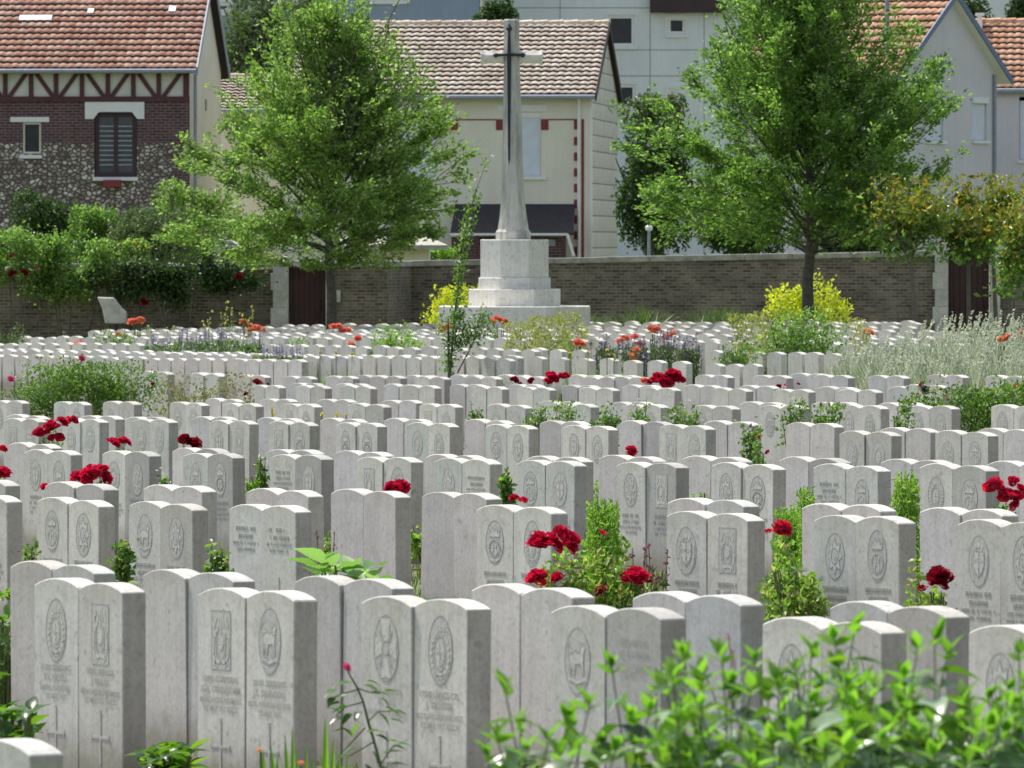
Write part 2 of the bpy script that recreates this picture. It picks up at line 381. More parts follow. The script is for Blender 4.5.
# ------------------------------------------------------------------ leaves
def unit(n):
    v = RS.normal(size=(n, 3)); return v / np.linalg.norm(v, axis=1, keepdims=True)
def leaves(P, size, jit=0.35, width=0.5, up=0.0, dirs=None, fold=0.18):
    """one folded leaf (2 triangles) at every point of P; returns V, F"""
    n = len(P); P = np.asarray(P)
    d = unit(n) if dirs is None else np.asarray(dirs) + unit(n) * 0.6
    d[:, 2] += up; d /= np.linalg.norm(d, axis=1, keepdims=True)
    a = np.cross(d, unit(n)); a /= (np.linalg.norm(a, axis=1, keepdims=True) + 1e-9)
    nn = np.cross(d, a)
    s = size * (1 + jit * RS.uniform(-1, 1, n))[:, None]
    b = P - d * s * 0.5; tip = P + d * s * 0.5
    mid = P - d * s * 0.08
    l = mid + a * s * width * 0.5 + nn * s * fold; r = mid - a * s * width * 0.5 + nn * s * fold
    V = np.stack([b, l, tip, r], 1).reshape(-1, 3)
    i = np.arange(n)[:, None] * 4
    Fc = np.concatenate([i + [0, 1, 2], i + [0, 2, 3]], 1).reshape(-1, 3)
    return V, Fc
def leafobj(name, P, size, mat, parent=None, **k):
    V, Fc = leaves(P, size, **k)
    return link(name, np_mesh(name, V, Fc), mat, parent)
def blades(P, H, W, lean=0.25, droop=0.35, seg=3):
    """grass-like blades: P (n,3) base, H (n,), W width; returns V,F quads"""
    n = len(P); P = np.asarray(P, float); H = np.asarray(H, float) * np.ones(n)
    az = RS.uniform(0, 2*PI, n); out = np.stack([np.cos(az), np.sin(az), 0*az], 1)
    fa = RS.uniform(0, 2*PI, n); side = np.stack([np.cos(fa), np.sin(fa), 0*fa], 1)
    ln = RS.uniform(0.2, 1, n)[:, None]
    rows = []
    for k in range(seg + 1):
        t = k / seg
        c = P + np.array([0, 0, 1.0]) * (H[:, None] * (t - droop * ln * t**3 * 0.5)) + out * H[:, None] * ln * (lean * t + droop * t * t)
        w = W * (1 - t**1.5) + 0.0005
        rows += [c - side * w / 2, c + side * w / 2]
    V = np.stack(rows, 1).reshape(-1, 3); m = 2 * (seg + 1)
    i = np.arange(n)[:, None] * m
    Fc = np.concatenate([i + [2*k, 2*k+1, 2*k+3, 2*k+2] for k in range(seg)], 1).reshape(-1, 4)
    return V, Fc

def rose_mesh(name, r=0.035, heads=1, spread=0.06, seed=0, flat=0.6):
    """a cluster of rose heads: cupped petals in three rings"""
    rr = random.Random(seed); V = []; Fc = []
    for h in range(heads):
        if heads == 1: c = Vector((0, 0, 0))
        else:
            a = rr.uniform(0, 2*PI); q = spread * math.sqrt(rr.uniform(0, 1))
            c = Vector((q*math.cos(a), q*math.sin(a)*.8, spread*(.75*math.sqrt(max(0, 1-(q/spread)**2)) - .45 + rr.uniform(-.25, .12))))
        tilt = Matrix.Rotation(rr.uniform(-0.7, 0.7), 3, 'X') @ Matrix.Rotation(rr.uniform(-0.7, 0.7), 3, 'Y')
        R0 = r * rr.uniform(0.8, 1.15)
        for ring, (rad, el, n) in enumerate(((0.30, 1.25, 4), (0.62, 0.9, 5), (0.95, 0.45, 6))):
            for k in range(n):
                az = 2*PI*(k + 0.5*ring)/n + rr.uniform(-.2, .2); wd = 1.25*PI/n
                b = len(V)
                for i in range(3):
                    t = i/2.0; e = el*(1-0.25*t)
                    rad_i = R0*rad*(0.25 + 0.75*t); z = R0*(0.15 + t*math.sin(e)*0.9) - R0*0.2
                    for j in (-1, 0, 1):
                        a = az + wd*j*(0.75 + 0.25*t)
                        dr = 1.0 - 0.12*abs(j)
                        zz = z - 0.12*R0*abs(j)*t + rr.uniform(-.05, .05)*R0
                        p = tilt @ Vector((rad_i*dr*math.cos(a), rad_i*dr*math.sin(a), zz)) + c
                        V.append((p.x, p.y, p.z))
                for i in range(2):
                    for j in range(2):
                        Fc.append((b+3*i+j, b+3*i+j+1, b+3*i+j+4, b+3*i+j+3))
    return np_mesh(name, V, Fc, smooth=True)
ROSE = {}
def rose(kind, w):
    """shared blossom mesh: width w in metres"""
    key = (kind, round(w, 2))
    if key not in ROSE:
        heads = 1 if w < 0.07 else max(4, int(w*w/0.00085))
        r = w*0.5 if heads == 1 else min(.044, w*.34)
        me = rose_mesh('blossom', r, heads, max(0.015, w*0.5 - 0.018), seed=len(ROSE)+3)
        me.materials.append(M[kind]); ROSE[key] = me
    return ROSE[key]

def blob_points(n, rx, ry, h, lumps=9, seed=0, hollow=0.45):
    """points through a lumpy dome volume, denser near the surface"""
    rr = np.random.RandomState(seed)
    out = []
    cs = [(0, 0, h*0.45, 0.62)]
    for i in range(lumps):
        a = rr.uniform(0, 2*PI); q = rr.uniform(0.3, 0.75)
        cs.append((rx*q*math.cos(a), ry*q*math.sin(a), h*rr.uniform(0.25, 0.78), rr.uniform(0.28, 0.48)))
    w = np.array([c[3]**2 for c in cs]); w /= w.sum()
    idx = rr.choice(len(cs), n, p=w)
    d = rr.normal(size=(n, 3)); d /= np.linalg.norm(d, axis=1, keepdims=True)
    rad = rr.uniform(hollow, 1.0, n)**0.6 * (1 + 0.12*rr.normal(size=n))
    C = np.array(cs)[idx]
    P = C[:, :3] + d * rad[:, None] * np.stack([C[:, 3]*rx, C[:, 3]*ry, C[:, 3]*h*0.62], 1)
    P[:, 2] = np.abs(P[:, 2])
    return P

def shrub(name, label, cat, px, D, w, h, n, size, mat, group=None, seed=1, blossoms=(), lumps=9, up=0.2, stems=True, deep=None, width=0.5, py_top=None):
    """rounded shrub centred on image column px at depth D; w, h metres. blossoms: (dx, z, dy, kind, width)"""
    x = X_at(px, D); z = gz(x, D)
    r = root(name, label, cat, (x, D, z), 0, group)
    P = blob_points(n, w*.6, (deep or w)*.6, h*1.04, lumps, seed)
    from mathutils import noise as mno
    nz = np.array([mno.noise(Vector(p)*6.0 + Vector((seed, 0, 0))) for p in P]); P = P[RS.uniform(size=len(P)) < np.clip(.75 + 1.6*nz, .15, 1)]
    leafobj('foliage', P, size, M[mat], r, up=up, width=width)
    if stems:
        mb = MB(); rr = random.Random(seed)
        for i in range(7):
            a = rr.uniform(0, 2*PI); q = rr.uniform(.2, .75)*w/2
            mb.tube([(0.03*math.cos(a), 0.03*math.sin(a), -0.05), (q*.45*math.cos(a), q*.45*math.sin(a), h*.4), (q*math.cos(a), q*math.sin(a), h*.8)], [0.012, 0.009, 0.004], 5)
        mb.build('stem', M['stem'], r)
    for b in blossoms: add_blossom(r, *b)
    return r
def shr(name, label, cat, px, D0, wpx, ytop, *a, **k):
    D = Drow(D0, px); return shrub(name, label, cat, px, D, wpx/F*D, Z_at(ytop, D) - gz(X_at(px, D), D), *a, **k)
def add_blossom(r, dx, z, dy, kind, w, stem=True):
    me = rose(kind, w)
    o = bpy.data.objects.new('blossom', me); COL.objects.link(o); o.parent = r
    o.location = (dx, dy, z); o.rotation_euler = (random.uniform(0.2, .7), random.uniform(-.35, .35), random.uniform(0, 6))
    return o
def px_blossoms(D, cx, items, dy=-0.12):
    """items (px, py, kind, px width) -> local offsets for a shrub centred on column cx"""
    x0 = X_at(cx, D); g = gz(x0, D)
    return [(X_at(a, D) - x0, Z_at(b, D) - g, dy + random.uniform(-.06, .06), k, (wpx*1.22 if wpx > 8 else wpx)/F*D) for a, b, k, wpx in items]

# ------------------------------------------------------------------ trees
def tree(name, label, px, D, H, trunk_r, env, z_low, nl, seed, mat, nleaf=45000, leaf=0.10, bark='bark', group=None, cat='tree', lean=0.0, yr=None, spread=1.0, leaders=5, fill=7):
    """env: [(z fraction, radius left, radius right)...] outline of the crown"""
    x = X_at(px, D); g = gz(x, D)
    r = root(name, label, cat, (x, D, g), 0, group)
    rr = random.Random(seed); nr = np.random.RandomState(seed)
    zs = [e[0]*H for e in env]; el = [e[1] for e in env]; er = [e[2] for e in env]
    def radius(z, az):
        L = np.interp(z, zs, el); Rt = np.interp(z, zs, er); c = math.cos(az)
        side = Rt if c > 0 else L
        dep = yr if yr else 0.5*(L+Rt)*0.85
        return 1.0/math.sqrt((c/max(side, .05))**2 + (math.sin(az)/max(min(dep, 1.2*max(L, Rt)+.1), .05))**2)
    mb = MB()
    k = 9; tp = []
    for i in range(k):
        t = i/(k-1); tp.append(Vector((lean*t + rr.uniform(-.04, .04)*t*3, rr.uniform(-.04, .04)*t*3, -0.15 + t*H*0.86)))
    mb.tube(tp, [trunk_r*(1-0.85*(i/(k-1))**0.8) + 0.012 for i in range(k)], 9)
    def trunk_at(z):
        t = max(0, min(1, (z+.15)/(H*0.86)))*(k-1); i = min(int(t), k-2); return tp[i].lerp(tp[i+1], t-i)
    tw = []       # twig sample points with direction
    for i in range(nl):
        f = (i+0.5)/nl
        z0 = z_low + (H*0.78 - z_low)*f**1.15
        az = i*2.39996 + rr.uniform(-.4, .4)
        p0 = trunk_at(z0)
        elev = R(24) + R(42)*f**.8 + rr.uniform(-.15, .2)
        # march outwards until the envelope is met
        p = p0.copy(); pts = [p.copy()]; step = 0.22
        d = Vector((math.cos(az)*math.cos(elev), math.sin(az)*math.cos(elev), math.sin(elev)))
        maxr = rr.uniform(0.75, 1.24)
        droop = rr.uniform(-0.01, 0.07) if f > .2 else rr.uniform(-0.08, 0.0)
        for s_ in range(26):
            d = (d + Vector((rr.uniform(-.12, .12), rr.uniform(-.12, .12), rr.uniform(-.08, .08) + droop))).normalized()
            p = p + d*step; rel = p - trunk_at(min(p.z, H*.85))
            rad = math.hypot(rel.x, rel.y)
            if p.z > H or rad > radius(p.z, math.atan2(rel.y, rel.x))*maxr: break
            pts.append(p.copy())
        if len(pts) < 2: continue
        n = len(pts); r0 = trunk_r*0.22*(1-0.55*f)
        mb.tube(pts, [r0*(1-0.85*j/(n-1)) + 0.006 for j in range(n)], 5)
        for j in range(1, n):
            t = j/(n-1)
            if t < 0.22: continue
            for q in range(rr.choice((2, 3, 3, 4))):
                a2 = rr.uniform(0, 2*PI); dd = (pts[j]-pts[j-1]).normalized()
                sd = Vector((math.cos(a2), math.sin(a2), rr.uniform(-.35, .9)))
                dv = (dd*0.7 + sd*0.8*spread).normalized(); L = rr.uniform(.25, .75)*(1.15 - 0.45*t)
                a = pts[j]; b = a + dv*L; b.z += rr.uniform(-.08, .06)
                rel = b - trunk_at(min(b.z, H*.85)); rd = math.hypot(rel.x, rel.y); rm = radius(b.z, math.atan2(rel.y, rel.x))*1.12
                if rd > rm and rd > 0: b = a + (b-a)*0.45
                tw.append((a, b))
    for i in range(leaders):
        az = rr.uniform(0, 2*PI); z0 = H*rr.uniform(.45, .7); p = trunk_at(z0).copy()
        pts = [p.copy()]; d = Vector((math.cos(az)*.45, math.sin(az)*.45, 1)).normalized()
        top = H*rr.uniform(.9, 1.04)
        while p.z < top and len(pts) < 30:
            d = (d + Vector((rr.uniform(-.07, .07), rr.uniform(-.07, .07), .04))).normalized(); p = p + d*.2; pts.append(p.copy())
        n = len(pts); mb.tube(pts, [trunk_r*.25*(1-.85*j/(n-1)) + .005 for j in range(n)], 5)
        for j in range(2, n):
            for q in range(2):
                a2 = rr.uniform(0, 2*PI); dv = Vector((math.cos(a2)*.7, math.sin(a2)*.7, .8)).normalized()
                tw.append((pts[j], pts[j] + dv*rr.uniform(.12, .42)*(1.25 - j/n)))
    zlo, zhi = zs[0], zs[-1]
    for i in range(int(nl*fill)):
        z = zlo + (zhi-zlo)*.93*rr.random()**1.15; az = rr.uniform(0, 2*PI); rm = radius(z, az); q = rm*math.sqrt(rr.uniform(.12 if z > H*.44 else .42, 1.0))*rr.uniform(.92, 1.08)
        if z < H*.28: continue
        ax = trunk_at(min(z, H*.85)); a = Vector((ax.x + q*math.cos(az), ax.y + q*math.sin(az), z))
        t_ = (z-zlo)/(zhi-zlo)
        dv = Vector((math.cos(az)*(1-.6*t_), math.sin(az)*(1-.6*t_), rr.uniform(-.25, .3)+.9*t_)).normalized(); L = rr.uniform(.3, .6)
        inn = a - dv*L*1.3; mb.tube([inn, a], [.008, .005], 4)
        for k_ in range(3):
            d2 = (dv + Vector((rr.uniform(-.5, .5), rr.uniform(-.5, .5), rr.uniform(-.3, .4)))).normalized(); tw.append((a - dv*L*.3*k_, a - dv*L*.3*k_ + d2*L*rr.uniform(.6, 1.1)))
    mb.build('trunk', M[bark], r)
    A = np.array([a[:] for a, b in tw]); B = np.array([b[:] for a, b in tw])
    from mathutils import noise as mno
    nz = np.array([mno.noise(Vector(a[:])*1.35 + Vector((seed*3.1, 0, 0))) for a, b_ in tw])
    dens = np.clip(nr.normal(1.0, .45, len(tw)), .15, 2.2)*np.clip(1.0 + 2.0*nz, .12, 2.2)*np.interp([a[2]/H for a, b_ in tw], [.3, .55, .8, 1.0], [1.15, 1.0, .38, .42]); dens /= dens.sum()
    idx = nr.choice(len(tw), nleaf, p=dens); t = nr.uniform(.1, 1.1, nleaf)[:, None]
    P = A[idx]*(1-t) + B[idx]*t + nr.normal(size=(nleaf, 3))*np.array([.06, .06, .05])
    dd = (B-A)[idx]; dd /= np.linalg.norm(dd, axis=1, keepdims=True)
    V, Fc = leaves(P, leaf, dirs=dd, up=-.25, width=.52)
    link('crown', np_mesh('crown', V, Fc), M[mat], r)
    return r

def mass_tree(name, label, px, D, z0, z1, wpx, mat, n, leaf, seed, group=None, cat='tree', lumps=14, trunk=True, deep=None):
    """tree known mostly by its crown: lumpy leaf volume between heights z0 and z1"""
    x = X_at(px, D); r = root(name, label, cat, (x, D, 0), 0, group)
    w = wpx/F*D
    P = blob_points(n, w/2, (deep or w*.8)/2, z1-z0, lumps, seed, 0.5); P[:, 2] += z0
    leafobj('crown', P, leaf, M[mat], r, up=.1)
    if trunk:
        mb = MB(); rr = random.Random(seed)
        mb.tube([(0, 0, 0), (.05, 0, z0*.6), (0, .05, z0 + (z1-z0)*.5), (0, 0, z0 + (z1-z0)*.8)], [.16, .13, .09, .03], 7)
        for i in range(8):
            a = rr.uniform(0, 2*PI); q = w*.36
            mb.tube([(0, 0, z0 + (z1-z0)*.15), (q*.5*math.cos(a), q*.4*math.sin(a), z0+(z1-z0)*.4), (q*math.cos(a), q*.8*math.sin(a), z0+(z1-z0)*rr.uniform(.5, .8))], [.05, .035, .012], 5)
        mb.build('trunk', M['bark'], r)
    return r
#--PART2--
# ------------------------------------------------------------------ headstones
SW, ST, SHO, SCR = 0.387, 0.116, 0.775, 0.81
def slab(name, w=SW, t=ST, sho=SHO, cr=SCR, bevel=0.004, n=12):
    prof = [(0, -0.3), (w, -0.3), (w, sho)]
    s = cr - sho; Rr = ((w/2)**2 + s*s)/(2*s); cz = cr - Rr
    a0 = math.asin((w/2)/Rr)
    for i in range(1, n):
        a = a0 - 2*a0*i/n
        prof.append((w/2 + Rr*math.sin(a), cz + Rr*math.cos(a)))
    prof.append((0, sho))
    mb = MB(); mb.prism(prof, 0, t)
    return mb.mesh(name, bevel=bevel, seg=1)
def _ell(cx, cz, a, b, n=28): return [(cx + a*math.cos(2*PI*i/n), cz + b*math.sin(2*PI*i/n)) for i in range(n)]
def flat(mb, pts, y, m): mb.poly([(p[0], y, p[1]) for p in pts], m)
def strip(mb, pts, w, y, m, closed=False):
    n = len(pts); k = n if closed else n-1
    for i in range(k):
        p = Vector(pts[i]); q = Vector(pts[(i+1) % n]); d = (q-p)
        if d.length < 1e-6: continue
        d.normalize(); nn = Vector((-d.y, d.x))*(w/2); p = p - d*w*.2; q = q + d*w*.2
        flat(mb, [(p.x-nn.x, p.y-nn.y), (q.x-nn.x, q.y-nn.y), (q.x+nn.x, q.y+nn.y), (p.x+nn.x, p.y+nn.y)], y, m)
# badge meshes, recess shade painted in: slot 0 darker field, 1 dark lines, 2 lighter relief ; centred on x=0, z=0
def badge(kind, seed):
    rr = random.Random(seed); mb = MB(); Y0, Y1, Y2 = -0.0008, -0.0014, -0.0020
    a, b = 0.082, 0.122
    if kind in ('wreath', 'shield', 'beast', 'pattee', 'crown', 'star'):
        flat(mb, _ell(0, 0, a, b), Y0, 0)
        strip(mb, _ell(0, 0, a, b, 36), 0.0065, Y1, 1, True)
    if kind == 'wreath':
        strip(mb, _ell(0, -.012, .042, .062, 20), 0.006, Y1, 1, True)
        flat(mb, _ell(0, -.012, .030, .045, 16), Y2, 2)
        strip(mb, [(-.018, -.01), (.018, -.01)], .006, Y2-.0006, 1); strip(mb, [(0, .02), (0, -.045)], .006, Y2-.0006, 1)
        for i in range(22):
            t = 2*PI*i/22; cx, cz = .060*math.cos(t), -.012+.085*math.sin(t)
            if cz < .07: flat(mb, [(cx + .011*math.cos(t+q), cz + .011*math.sin(t+q)) for q in (0, 1.3, PI, PI+1.3)], Y2, 2)
        for i in range(5):
            x = -.026+.013*i; flat(mb, [(x-.006, .070), (x+.006, .070), (x+.004, .098-abs(i-2)*.004), (x-.004, .098-abs(i-2)*.004)], Y2, 2)
        flat(mb, [(-.034, -.098), (.034, -.098), (.028, -.082), (-.028, -.082)], Y2, 2)
    elif kind == 'shield':
        flat(mb, [(-.045, .045), (.045, .045), (.045, -.02), (.028, -.055), (0, -.075), (-.028, -.055), (-.045, -.02)], Y2, 2)
        strip(mb, [(-.045, .045), (.045, .045), (.045, -.02), (.028, -.055), (0, -.075), (-.028, -.055), (-.045, -.02)], .005, Y2-.0006, 1, True)
        strip(mb, [(-.045, .0), (.045, .0)], .012, Y2-.0006, 0); strip(mb, [(0, .045), (0, -.07)], .010, Y2-.0006, 1)
        for i in range(3): flat(mb, _ell(-.026+.026*i, .075 - .006*abs(i-1), .011, .014, 10), Y2, 2)
        for s in (-1, 1): strip(mb, [(s*.04, -.095), (s*.065, -.045), (s*.066, .03)], .010, Y2, 2)
    elif kind == 'beast':
        body = [(-.045, -.02), (-.05, .02), (-.02, .035), (.015, .03), (.03, .065), (.052, .055), (.045, .03), (.04, -.0), (.045, -.05), (.033, -.05), (.026, -.012), (-.01, -.012), (-.018, -.052), (-.03, -.052), (-.03, -.015), (-.045, -.05), (-.055, -.045)]
        flat(mb, body, Y2, 2); strip(mb, body, .004, Y2-.0006, 1, True)
        strip(mb, [(-.05, .02), (-.066, .045), (-.052, .07)], .007, Y2, 1)
        strip(mb, [(-.055, -.068), (0, -.082), (.055, -.068)], .014, Y2, 2); strip(mb, [(-.045, -.075), (0, -.088), (.045, -.075)], .004, Y2-.0006, 1)
    elif kind == 'pattee':
        for k in range(4):
            t = k*PI/2; c, s = math.cos(t), math.sin(t); ex = .112 if k % 2 else .074; ew = .034 if k % 2 else .04
            q = [(.0, -.008), (ex, -ew), (ex*.95, 0), (ex, ew), (.0, .008)]
            flat(mb, [(p[0]*c - p[1]*s, p[0]*s + p[1]*c) for p in q], Y2, 2)
        for k in range(4):
            t = k*PI/2 + PI/4; strip(mb, [(.02*math.cos(t), .03*math.sin(t)), (.055*math.cos(t), .09*math.sin(t))], .012, Y2-.0003, 1)
        flat(mb, _ell(0, 0, .022, .026, 16), Y2-.0006, 0); strip(mb, _ell(0, 0, .022, .026, 16), .005, Y2-.0012, 1, True)
    elif kind == 'crown':
        base = [(-.045, .03), (.045, .03), (.05, .07), (.028, .052), (.018, .088), (.0, .06), (-.018, .088), (-.028, .052), (-.05, .07)]
        flat(mb, base, Y2, 2); strip(mb, base, .004, Y2-.0006, 1, True)
        strip(mb, _ell(0, -.035, .050, .045, 22), .016, Y2, 2, True); strip(mb, _ell(0, -.035, .050, .045, 22), .003, Y2-.0006, 1, True)
        for s in (-1, 1): strip(mb, [(s*.02, .0), (s*.012, -.035), (s*.024, -.07)], .011, Y2, 2)
        strip(mb, [(-.04, -.098), (0, -.108), (.04, -.098)], .012, Y2, 2)
    elif kind == 'star':
        q = []
        for k in range(16):
            rad = 1.0 if k % 2 == 0 else .62; q.append((.068*rad*math.cos(PI*k/8), .10*rad*math.sin(PI*k/8)))
        flat(mb, q, Y2, 2); strip(mb, q, .0035, Y2-.0006, 1, True)
        strip(mb, _ell(0, 0, .030, .042, 18), .007, Y2-.0009, 1, True); flat(mb, _ell(0, 0, .018, .026, 12), Y2-.0006, 0); strip(mb, [(-.012, 0), (.012, 0)], .006, Y2-.0012, 2); strip(mb, [(0, -.02), (0, .02)], .006, Y2-.0014, 2)
    elif kind == 'panel':
        flat(mb, [(-.072, -.122), (.072, -.122), (.072, .122), (-.072, .122)], Y0, 0)
        strip(mb, [(-.072, -.122), (.072, -.122), (.072, .122), (-.072, .122)], .004, Y1, 1, True)
        flat(mb, _ell(0, -.01, .022, .032, 14), Y2, 2)
        for s in (-1, 1):
            strip(mb, [(s*.012, .11), (s*.02, .05), (s*.052, .01), (s*.058, -.06), (s*.03, -.11)], .011, Y2, 2)
            strip(mb, [(s*.030, .10), (s*.052, .055)], .010, Y2, 2)
            strip(mb, [(s*.034, .03), (s*.034, -.055), (s*.012, -.075)], .006, Y2-.0006, 1)
        strip(mb, [(-.05, -.095), (0, -.085), (.05, -.095)], .016, Y2, 2)
        strip(mb, [(0, .11), (0, .035)], .012, Y2, 2)
    for i in range(46):       # chisel marks
        x, z = rr.uniform(-.06, .06), rr.uniform(-.09, .09); t = rr.uniform(0, PI); l = rr.uniform(.004, .012)
        strip(mb, [(x, z), (x+l*math.cos(t), z+l*math.sin(t))], .003, -0.0040 - rr.uniform(0, .0004), rr.choice((0, 1, 1)))
    me = mb.mesh('badge')
    for k in ('badge_field_shade', 'badge_line_shade', 'badge_relief_light'): me.materials.append(M[k])
    return me
BADGE = {}
def get_badge(kind, v=0):
    if (kind, v) not in BADGE: BADGE[(kind, v)] = badge(kind, 100*v + len(kind))
    return BADGE[(kind, v)]
_fc = []
def text_mesh(lines, mat):
    """lines: (string, z, cap height, max width); letters lie on y=-0.002"""
    V = []; Fc = []
    for s, z, h, wmax in lines:
        cu = bpy.data.curves.new('letters', 'FONT'); cu.body = s; cu.size = h/0.70; cu.align_x = 'CENTER'; cu.resolution_u = 2
        cu.offset = 0.0006
        ob = bpy.data.objects.new('letters', cu); COL.objects.link(ob)
        bpy.context.view_layer.update()
        me = bpy.data.meshes.new_from_object(ob.evaluated_get(bpy.context.evaluated_depsgraph_get()))
        bpy.data.objects.remove(ob); bpy.data.curves.remove(cu)
        xs = [v.co.x for v in me.vertices]; w = (max(xs)-min(xs)) if xs else 1
        k = min(1.0, wmax/max(w, 1e-6)); b = len(V)
        V += [(v.co.x*k, -0.0022, z + v.co.y) for v in me.vertices]
        Fc += [tuple(b+i for i in p.vertices) for p in me.polygons]
        bpy.data.meshes.remove(me)
    me = bpy.data.meshes.new('lettering'); me.from_pydata(V, [], Fc); me.materials.append(M[mat]); me.update()
    return me
def worn_lines(seed, nlines=4, z0=0.405):
    """weathered lettering that cannot be read any more: rows of short worn strokes"""
    rr = random.Random(seed); mb = MB(); z = z0
    for i in range(nlines):
        h = 0.024 if i < 2 else 0.017; w = rr.uniform(.17, .29) if i != 1 else rr.uniform(.14, .22)
        x = -w/2
        while x < w/2:
            if rr.random() < .13: x += .016; continue
            k = rr.random()
            mb.box(x, x+.0035, -.0024, -.0005, z, z+h)
            if k < .75: mb.box(x+.0075, x+.0105, -.0024, -.0005, z + (0 if k < .5 else h*.4), z+h*(1 if k < .6 else .6))
            if k > .25: mb.box(x+.0036, x+.0074, -.0024, -.0005, z+h*.42, z+h*.56)
            x += .0165
        z -= (.046 if i < 1 else .037)
    me = mb.mesh('lettering'); me.materials.append(M['engrave_soft']); return me
WORN = []
def cross_mesh(mat='engrave_soft'):
    mb = MB(); y0, y1 = -.0024, -.0004
    mb.box(-.006, .006, y0, y1, .03, .258); mb.box(-.078, -.0062, y0, y1, .138, .149); mb.box(.0062, .078, y0, y1, .138, .149)
    mb.box(-.0105, .0105, y0-.001, y0-.0001, .2585, .265)
    for s in (-1, 1): mb.box(s*.075-.003, s*.075+.003, y0-.001, y0-.0001, .130, .157)
    me = mb.mesh('engraved_cross'); me.materials.append(M[mat]); return me
SLABS = []
for i in range(6):
    k = random.uniform(-.006, .006)
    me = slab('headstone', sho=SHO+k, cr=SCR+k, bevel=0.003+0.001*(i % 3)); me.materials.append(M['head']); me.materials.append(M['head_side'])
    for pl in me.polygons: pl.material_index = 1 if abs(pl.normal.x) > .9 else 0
    SLABS.append(me)
CROSS = None
ORD = ['first','second','third','fourth','fifth','sixth','seventh','eighth','ninth','tenth','eleventh','twelfth','thirteenth','fourteenth','fifteenth','sixteenth','seventeenth','eighteenth','nineteenth','twentieth']
rot_row = -TH
Ux, Uy = math.cos(TH), -math.sin(TH)      # along the row, towards +X and the camera
Vx, Vy = math.sin(TH), math.cos(TH)       # away through the thickness
BAD = ['wreath', 'shield', 'beast', 'panel', 'crown', 'shield', 'star', 'crown', 'wreath', 'star', 'crown']
BADN = {'crown': 'crowned oval badge', 'star': 'oval star badge', 'wreath': 'wreathed oval badge', 'shield': 'oval shield badge', 'beast': 'oval animal badge', 'panel': 'rectangular badge', 'pattee': 'oval cross badge'}
# front-row stones whose lettering can partly be read: (badge, lines, has cross)
SPECIAL = {
 ('F1', 0, 0): ('wreath', [('11201 SERJEANT', .412, .026, 0.32), ('T.V. NICOLL', .368, .027, 0.25), ('ROYAL SCOTS FUS.', .327, .021, 0.32), ('1ST MAY 1917', .290, .021, 0.25)]),
 ('F1', 0, 1): ('panel', [('39331 PRIVATE', .412, .026, 0.33), ('J. FINLAY', .368, .027, 0.22), ('MANCHESTER REGIMENT', .327, .021, 0.34), ('1ST MAY 1917 AGE 21', .290, .021, 0.34)]),
 ('F1', 1, 0): ('panel', [('12441 CORPORAL', .412, .026, 0.34), ('G.H. TYNDALE MM', .368, .027, 0.32), ('MANCHESTER REGIMENT', .327, .021, 0.34), ('1ST MAY 1917 AGE 21', .290, .021, 0.34)]),
 ('F1', 1, 1): ('beast', [('20191 SERJEANT', .412, .026, 0.34), ('J.T. DENNISON', .368, .027, 0.29), ('ROYAL WARWICKSHIRE REGT.', .327, .021, 0.34), ('1ST MAY 1917', .290, .021, 0.24)]),
 ('F1', 2, 0): ('pattee', [('17122 PRIVATE', .412, .026, 0.27), ('W. LEES', .368, .027, 0.18), ('LIVERPOOL REGIMENT', .327, .021, 0.31)]),
 ('F1', 2, 1): ('wreath', [('17548 LANCE CPL.', .412, .026, 0.34), ('J. TROTTER', .368, .027, 0.26), ('NOTTS AND DERBYSHIRE REGT.', .327, .021, 0.34), ('1ST MAY 1917 AGE 24', .290, .021, 0.32)]),
 ('F1', 3, 0): ('beast', [('GUARDSMAN', .412, .026, 0.25)]),
 ('F1', 3, 1): (None, [('33418 PRIVATE', .720-.05, .022, .27), ('A.E. BROOKER', .625, .024, .27), ('NORFOLK REGIMENT', .580, .018, .30), ('2ND MAY 1917', .548, .017, .23)]),
 ('F3', 3, 0): (None, 'high'), ('F3', 5, 1): (None, 'high'), ('F2', 3, 0): (None, 'high'), ('F2', 3, 1): (None, 'high'),
 ('F3', 9, 0): (None, 'high'), ('F5', 9, 1): (None, 'high'),
}
